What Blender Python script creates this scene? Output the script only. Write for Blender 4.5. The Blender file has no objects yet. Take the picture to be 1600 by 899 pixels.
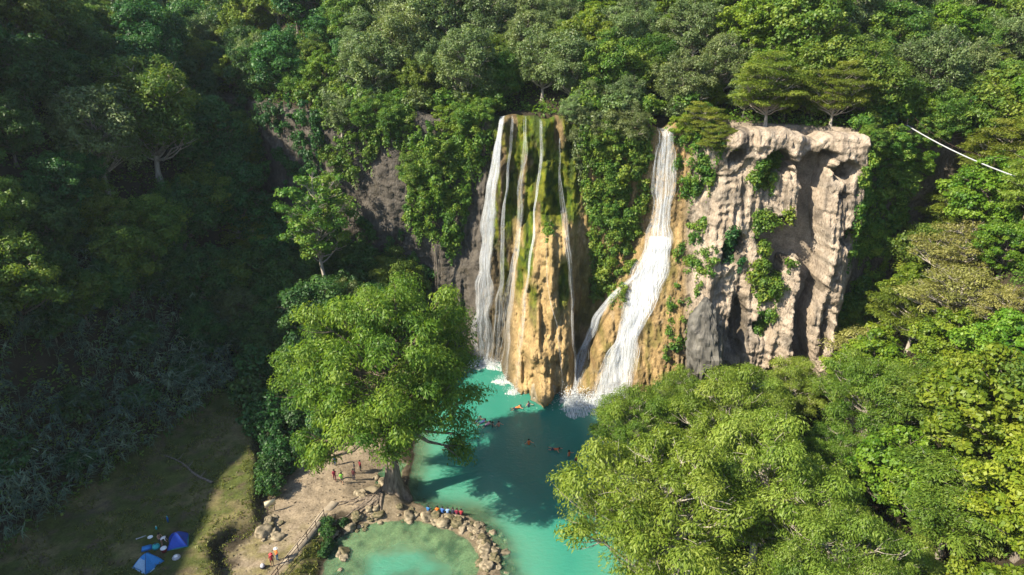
import bpy, math, random
import numpy as np
from mathutils import Vector, Matrix

# ------------------------------------------------------------------ camera, sky, sun, exposure
scene = bpy.context.scene
C = scene.collection
cam_d = bpy.data.cameras.new("camera"); cam = bpy.data.objects.new("camera", cam_d); C.objects.link(cam)
cam_d.lens = 24.0; cam_d.sensor_width = 36.0; cam_d.clip_end = 3000.0; cam_d.clip_start = 0.5
cam.location = (0, 0, 55); cam.rotation_euler = (math.radians(90 - 22), 0, 0)
scene.camera = cam

SUN_EL = math.radians(41.0)      # height of the sun
SUN_AZ = math.radians(27.0)      # light travels to +X, this much towards +Y
world = bpy.data.worlds.new("World"); scene.world = world; world.use_nodes = True
wn = world.node_tree.nodes; wl = world.node_tree.links
sky = wn.new("ShaderNodeTexSky"); sky.sky_type = 'NISHITA'; sky.sun_disc = False
sky.sun_elevation = SUN_EL
sky.sun_rotation = math.radians(270) - SUN_AZ
sky.air_density = 1.0; sky.dust_density = 0.6; sky.ozone_density = 1.5
wl.new(sky.outputs[0], wn["Background"].inputs[0]); wn["Background"].inputs[1].default_value = 0.10
sun_d = bpy.data.lights.new("sun", 'SUN'); sun_d.energy = 4.6; sun_d.angle = math.radians(0.53)
sun_d.color = (1.0, 0.90, 0.70)
sun = bpy.data.objects.new("sun", sun_d); C.objects.link(sun)
SUN_T = Vector((math.cos(SUN_EL) * math.cos(SUN_AZ), math.cos(SUN_EL) * math.sin(SUN_AZ), -math.sin(SUN_EL)))
sun.rotation_euler = SUN_T.to_track_quat('-Z', 'Y').to_euler(); sun.location = (-80, -20, 120)
vs = scene.view_settings; vs.view_transform = 'Standard'; vs.look = 'None'; vs.exposure = 1.5; vs.gamma = 1.0
vs.use_curve_mapping = False
cy = scene.cycles
cy.max_bounces = 6; cy.diffuse_bounces = 3; cy.glossy_bounces = 2; cy.transmission_bounces = 4; cy.transparent_max_bounces = 24
cy.caustics_reflective = False; cy.caustics_refractive = False; cy.use_denoising = True

# ------------------------------------------------------------------ numeric helpers
rng = np.random.default_rng(7)
random.seed(7)

def _hash(ix, iy, iz, seed):
    n = (ix * 374761393 + iy * 668265263 + iz * 2147483647 + seed * 974634777) & 0xFFFFFFFF
    n = ((n ^ (n >> 13)) * 1274126177) & 0xFFFFFFFF
    n = ((n ^ (n >> 16)) * 2246822519) & 0xFFFFFFFF
    return ((n ^ (n >> 15)) & 0xFFFFFF) / float(0xFFFFFF)

def vnoise(x, y, z=0.0, seed=0):
    """smooth value noise in -1..1"""
    x, y, z = np.broadcast_arrays(np.asarray(x, float), np.asarray(y, float), np.asarray(z, float))
    fx, fy, fz = np.floor(x), np.floor(y), np.floor(z)
    ix, iy, iz = fx.astype(np.int64), fy.astype(np.int64), fz.astype(np.int64)
    u, v, w = x - fx, y - fy, z - fz
    u, v, w = [t * t * t * (t * (t * 6 - 15) + 10) for t in (u, v, w)]
    r = 0
    for dx in (0, 1):
        for dy in (0, 1):
            for dz in (0, 1):
                k = (u if dx else 1 - u) * (v if dy else 1 - v) * (w if dz else 1 - w)
                r = r + k * _hash(ix + dx, iy + dy, iz + dz, seed)
    return r * 2 - 1

def fbm(x, y, z=0.0, octv=4, seed=0, gain=0.5):
    a, s, f = 1.0, 0.0, 1.0
    tot = 0
    for i in range(octv):
        s = s + a * vnoise(np.asarray(x) * f, np.asarray(y) * f, np.asarray(z) * f, seed + i * 17); tot += a
        a *= gain; f *= 2.03
    return s / tot

def ss(a, b, t):
    t = np.clip((np.asarray(t, float) - a) / (b - a), 0, 1)
    return t * t * (3 - 2 * t)

def lerp(a, b, t): return a + (b - a) * t

def poly_sd(px, py, poly):
    """signed distance to a polygon, positive inside"""
    px = np.asarray(px, float); py = np.asarray(py, float)
    d = np.full(px.shape, 1e9); ins = np.zeros(px.shape, bool)
    n = len(poly)
    for i in range(n):
        ax, ay = poly[i]; bx, by = poly[(i + 1) % n]
        ex, ey = bx - ax, by - ay
        t = np.clip(((px - ax) * ex + (py - ay) * ey) / (ex * ex + ey * ey + 1e-12), 0, 1)
        d = np.minimum(d, np.hypot(px - ax - t * ex, py - ay - t * ey))
        c = ((ay > py) != (by > py))
        with np.errstate(divide='ignore', invalid='ignore'):
            c &= px < ex * (py - ay) / (ey if abs(ey) > 1e-12 else 1e-12) + ax
        ins ^= c
    return np.where(ins, d, -d)

def line_d(px, py, pts):
    d = np.full(np.shape(px), 1e9)
    for (ax, ay), (bx, by) in zip(pts[:-1], pts[1:]):
        ex, ey = bx - ax, by - ay
        t = np.clip(((px - ax) * ex + (py - ay) * ey) / (ex * ex + ey * ey), 0, 1)
        d = np.minimum(d, np.hypot(px - ax - t * ex, py - ay - t * ey))
    return d

# ------------------------------------------------------------------ mesh and object helpers
def mesh_np(name, V, F, attrs=None, smooth=False, cols=None):
    """V (n,3), F (m,k) faces of equal size -> mesh; attrs: {name: per-face floats}; cols: {name: per-vertex rgb}"""
    V = np.asarray(V, np.float32); F = np.asarray(F, np.int32)
    me = bpy.data.meshes.new(name)
    m, k = F.shape
    me.vertices.add(len(V)); me.vertices.foreach_set('co', V.ravel())
    me.loops.add(m * k); me.loops.foreach_set('vertex_index', F.ravel())
    me.polygons.add(m); me.polygons.foreach_set('loop_start', np.arange(0, m * k, k, dtype=np.int32))
    if smooth: me.polygons.foreach_set('use_smooth', np.ones(m, bool))
    me.update(calc_edges=True)
    for a, v in (attrs or {}).items():
        at = me.attributes.new(a, 'FLOAT', 'FACE'); at.data.foreach_set('value', np.asarray(v, np.float32))
    for a, v in (cols or {}).items():
        v = np.asarray(v, np.float32)
        if v.ndim == 1:
            at = me.attributes.new(a, 'FLOAT', 'POINT'); at.data.foreach_set('value', v)
        else:
            at = me.attributes.new(a, 'FLOAT_COLOR', 'POINT')
            at.data.foreach_set('color', np.concatenate([v, np.ones((len(v), 1), np.float32)], 1).ravel())
    return me

def grid_faces(nr, nc):
    r, c = np.meshgrid(np.arange(nr - 1), np.arange(nc - 1), indexing='ij')
    a = (r * nc + c).ravel()
    return np.stack([a, a + 1, a + nc + 1, a + nc], 1)

def obj(name, me, mat=None, parent=None, loc=None):
    o = bpy.data.objects.new(name, me); C.objects.link(o)
    if mat is not None and me is not None and not me.materials: me.materials.append(mat)
    if parent is not None: o.parent = parent
    if loc is not None: o.location = loc
    return o

def tag(o, label=None, cat=None, group=None, kind=None):
    if label: o['label'] = label
    if cat: o['category'] = cat
    if group: o['group'] = group
    if kind: o['kind'] = kind
    return o

def thing(name, label, cat, loc=(0, 0, 0), rz=0.0, group=None):
    o = bpy.data.objects.new(name, None); C.objects.link(o)
    o.location = loc; o.rotation_euler = (0, 0, rz)
    return tag(o, label, cat, group)

def unit(v): return v / np.maximum(np.linalg.norm(v, axis=-1, keepdims=True), 1e-9)

def tube(pts, radii, sides=6, cap=True):
    """tube along a polyline -> V, F (quads)"""
    pts = np.asarray(pts, float); n = len(pts); radii = np.broadcast_to(np.asarray(radii, float), (n,))
    T = unit(np.gradient(pts, axis=0))
    up = np.where(np.abs(T[:, 2:3]) > 0.9, np.array([[1.0, 0, 0]]), np.array([[0, 0, 1.0]]))
    A = unit(np.cross(T, up)); B = np.cross(T, A)
    for i in range(1, n):                                        # keep the frame from flipping
        a = A[i - 1] - T[i] * np.dot(A[i - 1], T[i])
        if np.linalg.norm(a) > 1e-4:
            A[i] = a / np.linalg.norm(a); B[i] = np.cross(T[i], A[i])
    th = np.linspace(0, 2 * np.pi, sides, endpoint=False)
    V = pts[:, None] + radii[:, None, None] * (np.cos(th)[None, :, None] * A[:, None] + np.sin(th)[None, :, None] * B[:, None])
    r, s = np.meshgrid(np.arange(n - 1), np.arange(sides), indexing='ij')
    a = r * sides + s; b = r * sides + (s + 1) % sides
    F = np.stack([a, b, b + sides, a + sides], -1).reshape(-1, 4)
    V = V.reshape(-1, 3)
    if cap:
        for row, fl in ((0, True), (n - 1, False)):
            c = len(V); V = np.concatenate([V, [pts[row]]])
            for s2 in range(0, sides):
                i, j = row * sides + s2, row * sides + (s2 + 1) % sides
                F = np.concatenate([F, [[c, j, i, c] if fl else [c, i, j, c]]]) if False else F
        V = V[:n * sides]
    return V, F

class Soup:
    """collects quads"""
    def __init__(s): s.V = []; s.F = []; s.n = 0; s.A = []
    def add(s, V, F, a=0.5):
        s.V.append(np.asarray(V, float)); s.F.append(np.asarray(F) + s.n); s.n += len(V)
        s.A.append(np.broadcast_to(np.asarray(a, float), (len(F),)))
    def box(s, lo, hi, M=None):
        (a, b, c), (d, e, f) = lo, hi
        V = np.array([[a, b, c], [d, b, c], [d, e, c], [a, e, c], [a, b, f], [d, b, f], [d, e, f], [a, e, f]], float)
        if M is not None: V = V @ np.asarray(M)[:3, :3].T + np.asarray(M)[:3, 3]
        s.add(V, [[0, 3, 2, 1], [4, 5, 6, 7], [0, 1, 5, 4], [1, 2, 6, 5], [2, 3, 7, 6], [3, 0, 4, 7]])
    def mesh(s, name, smooth=False):
        return mesh_np(name, np.concatenate(s.V), np.concatenate(s.F), {'shade': np.concatenate(s.A)}, smooth)

def leaves(cent, nrm, length, width, d=None, fold=0.25, r=None):
    """diamond leaf faces with a slight droop: returns V (4n,3), F (n,4)"""
    r = r or rng
    n = len(cent); nrm = unit(nrm)
    if d is None: d = r.normal(size=(n, 3))
    d = unit(d - nrm * np.sum(d * nrm, 1, keepdims=True))
    s = np.cross(nrm, d)
    L = np.broadcast_to(length, (n,))[:, None]; W = np.broadcast_to(width, (n,))[:, None]
    V = np.empty((n, 4, 3))
    V[:, 0] = cent - d * L * 0.5
    V[:, 1] = cent + s * W * 0.5 - d * L * 0.05 + nrm * W * fold * 0.5
    V[:, 2] = cent + d * L * 0.5 - nrm * L * fold * 0.5
    V[:, 3] = cent - s * W * 0.5 - d * L * 0.05 + nrm * W * fold * 0.5
    return V.reshape(-1, 3), np.arange(4 * n).reshape(-1, 4)

# ------------------------------------------------------------------ materials
def mat_new(name):
    m = bpy.data.materials.new(name); m.use_nodes = True
    nt = m.node_tree; b = nt.nodes['Principled BSDF']
    return m, nt, b

def N(nt, t, **kw):
    n = nt.nodes.new(t)
    for k, v in kw.items():
        if k.startswith('i_'):
            n.inputs[int(k[2:]) if k[2:].isdigit() else k[2:]].default_value = v
        else: setattr(n, k, v)
    return n

def ramp(nt, stops, interp='LINEAR'):
    r = nt.nodes.new('ShaderNodeValToRGB'); e = r.color_ramp.elements
    r.color_ramp.interpolation = interp
    while len(e) > len(stops): e.remove(e[-1])
    while len(e) < len(stops): e.new(0.5)
    for i, (p, c) in enumerate(stops):
        e[i].position = p; e[i].color = (*c, 1) if len(c) == 3 else c
    return r

def leaf_mat(name, dark, mid, light, transl=0.35, rough=0.5, spec=0.35, var=0.25):
    """leaf colour from the per-leaf 'shade' number, shifted per tree by object random"""
    m, nt, b = mat_new(name); L = nt.links
    at = N(nt, 'ShaderNodeAttribute', attribute_name='shade')
    oi = N(nt, 'ShaderNodeObjectInfo')
    rp = ramp(nt, [(0.0, dark), (0.5, mid), (1.0, light)])
    L.new(at.outputs['Fac'], rp.inputs[0])
    hs = N(nt, 'ShaderNodeHueSaturation')
    mr = N(nt, 'ShaderNodeMapRange', i_3=0.5 - 0.07 * var, i_4=0.5 + 0.11 * var); L.new(oi.outputs['Random'], mr.inputs[0])
    mv = N(nt, 'ShaderNodeMath', operation='MULTIPLY_ADD', i_1=-1.6 * var, i_2=1.0 + 0.8 * var)
    fr = N(nt, 'ShaderNodeMath', operation='FRACT'); mu = N(nt, 'ShaderNodeMath', operation='MULTIPLY', i_1=17.31)
    L.new(oi.outputs['Random'], mu.inputs[0]); L.new(mu.outputs[0], fr.inputs[0]); L.new(fr.outputs[0], mv.inputs[0])
    L.new(mr.outputs[0], hs.inputs['Hue']); L.new(mv.outputs[0], hs.inputs['Value']); L.new(rp.outputs[0], hs.inputs['Color'])
    L.new(hs.outputs[0], b.inputs['Base Color']); b.inputs['Roughness'].default_value = rough
    b.inputs['Specular IOR Level'].default_value = spec
    tr = N(nt, 'ShaderNodeBsdfTranslucent'); mx = N(nt, 'ShaderNodeMixShader', i_0=transl)
    tm = N(nt, 'ShaderNodeMix', data_type='RGBA', blend_type='MULTIPLY', i_0=1.0)
    L.new(hs.outputs[0], tm.inputs[6]); tm.inputs[7].default_value = (1.35, 1.3, 0.55, 1)
    L.new(tm.outputs[2], tr.inputs[0])
    L.new(b.outputs[0], mx.inputs[1]); L.new(tr.outputs[0], mx.inputs[2])
    L.new(mx.outputs[0], nt.nodes['Material Output'].inputs[0])
    return m

def noisy_mat(name, c0, c1, scale=3.0, rough=0.85, bump=0.3, stretch=(1, 1, 1), spec=0.2, detail=6):
    m, nt, b = mat_new(name); L = nt.links
    tc = N(nt, 'ShaderNodeTexCoord'); mp = N(nt, 'ShaderNodeMapping'); mp.inputs['Scale'].default_value = stretch
    nz = N(nt, 'ShaderNodeTexNoise'); nz.inputs['Scale'].default_value = scale; nz.inputs['Detail'].default_value = detail
    L.new(tc.outputs['Object'], mp.inputs[0]); L.new(mp.outputs[0], nz.inputs['Vector'])
    rp = ramp(nt, [(0.3, c0), (0.7, c1)]); L.new(nz.outputs[0], rp.inputs[0]); L.new(rp.outputs[0], b.inputs['Base Color'])
    b.inputs['Roughness'].default_value = rough; b.inputs['Specular IOR Level'].default_value = spec
    if bump:
        bp = N(nt, 'ShaderNodeBump', i_Strength=bump, i_Distance=0.1); L.new(nz.outputs[0], bp.inputs['Height'])
        L.new(bp.outputs[0], b.inputs['Normal'])
    return m

def plain(name, c, rough=0.7, spec=0.3):
    m, nt, b = mat_new(name)
    nz = N(nt, 'ShaderNodeTexNoise'); nz.inputs['Scale'].default_value = 9.0
    rp = ramp(nt, [(0.3, tuple(0.85 * v for v in c)), (0.7, tuple(min(1, 1.1 * v) for v in c))])
    tc = N(nt, 'ShaderNodeTexCoord'); nt.links.new(tc.outputs['Object'], nz.inputs['Vector'])
    nt.links.new(nz.outputs[0], rp.inputs[0]); nt.links.new(rp.outputs[0], b.inputs['Base Color'])
    b.inputs['Roughness'].default_value = rough; b.inputs['Specular IOR Level'].default_value = spec
    return m

def vcol_mat(name, attr, scale=0.6, amount=0.35, bump=0.5, bdist=0.25, stretch=(1, 1, 1), rough=0.9, fine=4.0, spec=0.2):
    """per-vertex natural colour broken up by two noises"""
    m, nt, b = mat_new(name); L = nt.links
    at = N(nt, 'ShaderNodeAttribute', attribute_name=attr)
    tc = N(nt, 'ShaderNodeTexCoord'); mp = N(nt, 'ShaderNodeMapping'); mp.inputs['Scale'].default_value = stretch
    L.new(tc.outputs['Object'], mp.inputs[0])
    n1 = N(nt, 'ShaderNodeTexNoise'); n1.inputs['Scale'].default_value = scale; n1.inputs['Detail'].default_value = 8; n1.inputs['Roughness'].default_value = 0.65
    n2 = N(nt, 'ShaderNodeTexNoise'); n2.inputs['Scale'].default_value = fine; n2.inputs['Detail'].default_value = 6
    for n in (n1, n2): L.new(mp.outputs[0], n.inputs['Vector'])
    r1 = ramp(nt, [(0.25, (1 - amount,) * 3), (0.75, (1 + amount * 0.6,) * 3)]); L.new(n1.outputs[0], r1.inputs[0])
    r2 = ramp(nt, [(0.3, (1 - amount * 0.6, 1 - amount * 0.65, 1 - amount * 0.7)), (0.7, (1 + amount * 0.3,) * 3)]); L.new(n2.outputs[0], r2.inputs[0])
    a = N(nt, 'ShaderNodeMix', data_type='RGBA', blend_type='MULTIPLY', i_0=1.0)
    c = N(nt, 'ShaderNodeMix', data_type='RGBA', blend_type='MULTIPLY', i_0=1.0)
    L.new(at.outputs['Color'], a.inputs[6]); L.new(r1.outputs[0], a.inputs[7])
    L.new(a.outputs[2], c.inputs[6]); L.new(r2.outputs[0], c.inputs[7]); L.new(c.outputs[2], b.inputs['Base Color'])
    ad = N(nt, 'ShaderNodeMath', operation='MULTIPLY_ADD', i_1=0.4); L.new(n2.outputs[0], ad.inputs[0]); L.new(n1.outputs[0], ad.inputs[2])
    bp = N(nt, 'ShaderNodeBump', i_Strength=bump, i_Distance=bdist); L.new(ad.outputs[0], bp.inputs['Height']); L.new(bp.outputs[0], b.inputs['Normal'])
    b.inputs['Roughness'].default_value = rough; b.inputs['Specular IOR Level'].default_value = spec
    return m

M = {}
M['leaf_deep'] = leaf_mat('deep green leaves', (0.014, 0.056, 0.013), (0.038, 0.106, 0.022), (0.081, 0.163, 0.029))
M['leaf_mid'] = leaf_mat('mid green leaves', (0.038, 0.098, 0.012), (0.100, 0.172, 0.022), (0.195, 0.245, 0.034), transl=0.4)
M['leaf_olive'] = leaf_mat('olive leaves', (0.055, 0.095, 0.026), (0.115, 0.165, 0.048), (0.190, 0.230, 0.082), spec=0.5)
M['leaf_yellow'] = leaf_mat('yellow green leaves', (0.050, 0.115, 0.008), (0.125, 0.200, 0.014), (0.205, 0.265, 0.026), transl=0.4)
M['leaf_feather'] = leaf_mat('feathery acacia leaves', (0.068, 0.112, 0.012), (0.145, 0.195, 0.022), (0.235, 0.265, 0.045), transl=0.45)
M['leaf_cypress'] = leaf_mat('cypress sprays', (0.050, 0.115, 0.014), (0.120, 0.205, 0.022), (0.215, 0.285, 0.040), transl=0.45, var=0.12)
M['leaf_cypress_pale'] = leaf_mat('pale cypress sprays', (0.085, 0.150, 0.018), (0.178, 0.265, 0.032), (0.280, 0.350, 0.066), transl=0.48, var=0.12)
M['leaf_dry'] = leaf_mat('dry straw leaves', (0.120, 0.130, 0.030), (0.200, 0.200, 0.050), (0.270, 0.260, 0.085), transl=0.35)
M['leaf_vine'] = leaf_mat('vine leaves', (0.035, 0.105, 0.014), (0.092, 0.185, 0.022), (0.200, 0.260, 0.032), transl=0.4, var=0.15)
M['cane'] = leaf_mat('blue green cane blades', (0.040, 0.085, 0.060), (0.100, 0.170, 0.110), (0.260, 0.320, 0.200), transl=0.3)
M['grass'] = leaf_mat('grass blades', (0.060, 0.085, 0.014), (0.120, 0.135, 0.022), (0.200, 0.185, 0.045), transl=0.3)
M['bark'] = noisy_mat('grey brown bark', (0.07, 0.055, 0.045), (0.22, 0.19, 0.16), 6, 0.9, 0.6, (1, 1, 0.25))
M['bark_cypress'] = noisy_mat('brown cypress bark', (0.055, 0.042, 0.032), (0.23, 0.185, 0.145), 4, 0.9, 0.8, (1, 1, 0.2))
M['bark_pale'] = noisy_mat('pale grey bark', (0.20, 0.17, 0.14), (0.42, 0.38, 0.33), 5, 0.9, 0.6, (1, 1, 0.25))
M['rock'] = vcol_mat('tufa rock', 'col', 0.7, 0.5, 1.0, 0.6, (1, 1, 0.5), 0.88, 4.0)
M['ground'] = vcol_mat('ground', 'col', 0.8, 0.55, 0.8, 0.15, (1, 1, 1), 0.95, 5.0)
M['boulder'] = noisy_mat('pale limestone', (0.07, 0.06, 0.038), (0.34, 0.28, 0.20), 1.3, 0.85, 0.9)
M['boulder_moss'] = noisy_mat('wet mossy limestone', (0.035, 0.040, 0.018), (0.19, 0.155, 0.095), 1.6, 0.7, 0.9)
M['boulder_grey'] = noisy_mat('grey limestone', (0.030, 0.029, 0.028), (0.15, 0.14, 0.125), 0.9, 0.85, 0.9, (1, 1, 0.5))
# ------------------------------------------------------------------ terrain
CLX = [-400, -120, -60, -42, -30, -22, -14, -8, 0, 6, 12, 18, 24, 28, 36, 46, 49, 55, 62, 75, 95, 400]
CLY = [330, 190, 140, 121, 114, 111.5, 109, 107.5, 106, 104, 102, 101.5, 99.5, 97, 93.5, 90, 94, 96, 97, 100, 104, 140]
def yc(x): return np.interp(x, CLX, CLY)

POOL = [(-14.2, 84), (-17, 95), (-13, 104), (-6, 112), (22, 112), (26, 97), (20, 92), (16.5, 86), (19, 80), (30, 84), (36, 85), (39.5, 78),
        (40, 62), (37.5, 50), (37, 20), (-1.5, 20), (-0.8, 50), (-1.0, 57), (-2.2, 61.5), (-5, 64.8), (-9.5, 66.0), (-12.5, 67.6), (-13.2, 72), (-13.2, 78)]
BANK = [(12, 20), (13, 46), (13.5, 58), (16, 70), (20, 77), (27, 79), (32, 74), (33.5, 62), (33, 50), (30, 20)]
LOWER = [(-19.4, 20), (-19.6, 52), (-20.2, 57), (-20.2, 60), (-18.6, 62.0), (-16.5, 63.2), (-14.0, 63.7), (-8.6, 62.9), (-5.2, 60.2), (-3.8, 57.5), (-3.4, 52), (-4, 20)]
INLET = [(-17.6, 68.4), (-16.2, 69.5), (-14.0, 71.0), (-13.3, 75), (-15.8, 75), (-17.6, 72)]
TERR = [(-28.4, 20), (-28.9, 52), (-32.3, 57.6), (-31.2, 59.8), (-28.6, 61.0), (-29.4, 64.5), (-31.0, 69), (-33.5, 75), (-36, 84), (-60, 100), (-90, 60), (-80, 20)]
LHILL = [(-54, -40), (-53, 50), (-50, 61), (-46.5, 70), (-44, 77), (-41.5, 90), (-40, 99), (-36, 108), (-30, 116), (-60, 200), (-500, 400), (-500, -40)]
RHILL = [(56, -60), (41, 20), (41, 45), (42, 60), (42.5, 70), (43.5, 80), (47.5, 87), (51.0, 94), (60, 110), (500, 200), (500, -60)]

def terrain(x, y):
    x = np.asarray(x, float); y = np.asarray(y, float)
    w1 = np.maximum(np.minimum(poly_sd(x, y, POOL), -poly_sd(x, y, BANK)), poly_sd(x, y, INLET) * 0.7)
    w2 = poly_sd(x, y, LOWER)
    n1 = fbm(x * 0.35, y * 0.35, octv=4, seed=3)
    w1n = w1 + n1 * 0.8; w2n = w2 + n1 * 0.6
    bed1 = -np.minimum(3.6, 0.10 + 0.42 * np.maximum(w1n, 0) ** 1.0)
    bed2 = -np.minimum(1.25, 0.06 + 0.2 * np.maximum(w2n, 0)) * np.clip(0.75 + 0.9 * fbm(x * 0.28, y * 0.28, 3.0, 4, 13), 0.35, 1.4)
    dl = np.minimum(-w1n, -w2n)
    z = np.where(w1n > 0, bed1, np.where(w2n > 0, bed2, np.clip(dl * 0.55, 0, 1.25)))
    dam = ss(3.0, 1.6, line_d(x, y, [(-12.5, 65.4), (-9.5, 64.6), (-4.5, 62.6), (-2.2, 59), (-2.0, 50), (-2, 20)])) * ss(-14.0, -12.0, x)
    z = np.where(z > 0, z * (1 - 0.72 * dam), z)
    land = ss(-0.2, 2.5, dl) * (1 - 0.6 * dam)
    z = z + land * (n1 * 0.22 + 0.05 * fbm(x * 1.4, y * 1.4, octv=3, seed=9))
    t = poly_sd(x, y, TERR) + 0.5 * fbm(x * 0.5, y * 0.5, octv=3, seed=5)
    z = np.maximum(z, lerp(z, 2.6 + 0.18 * n1, ss(-0.35, 0.6, t)))
    z = z + land * 0.30 * np.clip(y - 84, 0, 40) * ss(-14, -22, x)                 # scree below the dark cliff
    z = z + land * 0.7 * np.exp(-((x + 15.0) ** 2 + (y - 67.0) ** 2) / 12.0)
    big = fbm(x * 0.045, y * 0.045, octv=4, seed=21)
    dh = poly_sd(x, y, LHILL)
    cap = 66.5 + 7 * big + 26 * ss(-120, -260, x) - 15 * ss(92, 114, y) + 14 * ss(135, 190, y)
    hl = 2.6 + 0.9 * np.maximum(dh, 0) + 0.75 * np.maximum(dh - 6, 0) + 2.5 * big * ss(0, 12, dh)
    z = np.where(dh > 0, np.maximum(z, cap - 6 * np.logaddexp(0, (cap - hl) / 6.0)), z)
    dr = poly_sd(x, y, RHILL)
    hr = 0.6 + 1.5 * np.maximum(dr, 0) + 0.9 * np.maximum(dr - 2, 0) * ss(70, 88, y) + 2.0 * big * ss(0, 10, dr)
    rc = 62 + 10 * big
    z = np.where(dr > 0, np.maximum(z, rc - 8 * np.logaddexp(0, (rc - hr) / 8.0)), z)
    b = y - yc(x)
    plat = 40.6 + 0.66 * np.maximum(b - 6, 0) + 2.0 * big * ss(2, 12, b)
    plat = np.minimum(plat, 130 + 10 * big)
    z = np.where(b > 0, np.maximum(z, lerp(z, plat, ss(0.2, 2.2, b))), z)
    return z

def axis(lo, hi, a, b, fine, grow):
    c = list(np.arange(a, b + 1e-6, fine)); s = fine
    while c[-1] < hi: s *= grow; c.append(min(hi, c[-1] + s))
    s = fine; l = []
    v = a
    while v > lo: s *= grow; v = max(lo, v - s); l.append(v)
    return np.array(l[::-1] + c)
gx = axis(-900, 900, -56, 58, 0.42, 1.09); gy = axis(-250, 1100, 46, 112, 0.42, 1.08)
GX, GY = np.meshgrid(gx, gy)
GZ = terrain(GX, GY)

def ground_col(x, y, z):
    x, y, z = x.ravel(), y.ravel(), z.ravel()
    n = fbm(x * 0.25, y * 0.25, octv=5, seed=31); n2 = fbm(x * 0.9, y * 0.9, octv=4, seed=33)
    soil = np.array([0.060, 0.048, 0.030]); sand = np.array([0.46, 0.37, 0.265]); bed = np.array([0.46, 0.42, 0.27]); bedd = np.array([0.13, 0.15, 0.09])
    grass = np.array([0.120, 0.150, 0.035]); straw = np.array([0.30, 0.26, 0.12])
    def mix(c, d, t): return c + (np.asarray(d) - c) * np.clip(t, 0, 1)[:, None]
    c = np.tile(soil, (len(x), 1))
    terr = ss(-0.3, 0.8, poly_sd(x, y, TERR)) * ss(4.5, 3.2, z)
    tg = mix(np.tile(grass, (len(x), 1)), straw, ss(-0.1, 0.5, n + 0.5 * n2))
    tg = mix(tg, [0.17, 0.135, 0.085], ss(0.1, 0.6, n2 - 0.3 * n))
    c = mix(c, tg, terr)
    PATH = [(-23.0, 20), (-23.6, 52), (-21.6, 60.5), (-21.0, 63.5), (-14, 63.4), (-12, 66), (-16, 76), (-19, 79), (-27.5, 77), (-30.5, 72), (-28.8, 66), (-27.6, 61), (-29.5, 57), (-27.5, 50), (-27, 20)]
    pth = ss(-1.2, 0.8, poly_sd(x, y, PATH) + 1.2 * n2) * ss(2.4, 1.7, z)
    c = mix(c, sand, pth)
    c = mix(c, straw * 1.05, pth * ss(64, 58, y) * ss(-0.3, 0.5, n2))
    bankg = ss(-0.3, 0.3, poly_sd(x, y, [(-23.9, 20), (-23.6, 54), (-21.3, 62), (-19.4, 61), (-19.2, 56), (-18.8, 20)]) + 0.4 * n2) * ss(0.15, 0.4, z)
    c = mix(c, mix(np.tile([0.15, 0.165, 0.03], (len(x), 1)), straw, ss(-0.05, 0.4, n2)), bankg)
    damm = ss(2.6, 1.4, line_d(x, y, [(-16, 66), (-9.5, 64.6), (-4.5, 62.6), (-2.2, 59), (-2.0, 50), (-2, 20)]))
    c = mix(c, [0.36, 0.29, 0.20], damm * ss(-0.2, 0.15, z))
    ct = ss(27, 29, x) * (1 - ss(46, 48, x)) * ss(0, 0.5, y - yc(x)) * ss(6.5, 4, y - yc(x)); c = mix(c, [0.40, 0.33, 0.26], ct)
    under = ss(0.05, -0.1, z)
    bb = mix(np.tile(bed, (len(x), 1)), bedd, ss(0.0, 0.35, n2 * 0.7 + n * 0.5))
    c = mix(c, bb, under)
    return c * 0.54
V = np.stack([GX.ravel(), GY.ravel(), GZ.ravel()], 1)
me = mesh_np('ground', V, grid_faces(len(gy), len(gx)), smooth=True, cols={'col': ground_col(GX, GY, GZ)})
tag(obj('ground', me, M['ground']), kind='structure')

# ------------------------------------------------------------------ the cliff with its tufa aprons
CAVES = [  # x, z, half width, half height, depth : hollows of the tan cliff
    (37.4, 25.2, 2.7, 4.4, 3.4), (31.4, 24.0, 1.5, 2.7, 2.2), (35.6, 36.3, 2.2, 1.7, 1.8), (40.0, 37.0, 2.0, 1.9, 2.6),
    (43.2, 36.0, 1.2, 1.6, 1.8), (45.2, 27.0, 1.2, 1.5, 1.6), (36.2, 13.4, 1.3, 2.4, 1.8), (30.4, 37.0, 0.9, 1.6, 1.3),
    (34.0, 33.6, 1.2, 1.2, 1.0), (33.0, 13.0, 1.2, 5.2, 2.0), (42.8, 19.6, 0.8, 0.7, 0.8), (28.6, 34.0, 0.5, 1.2, 0.8),
    (43.6, 32.4, 0.9, 0.6, 0.6), (44.2, 12.5, 0.6, 3.5, 0.8)]

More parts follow.
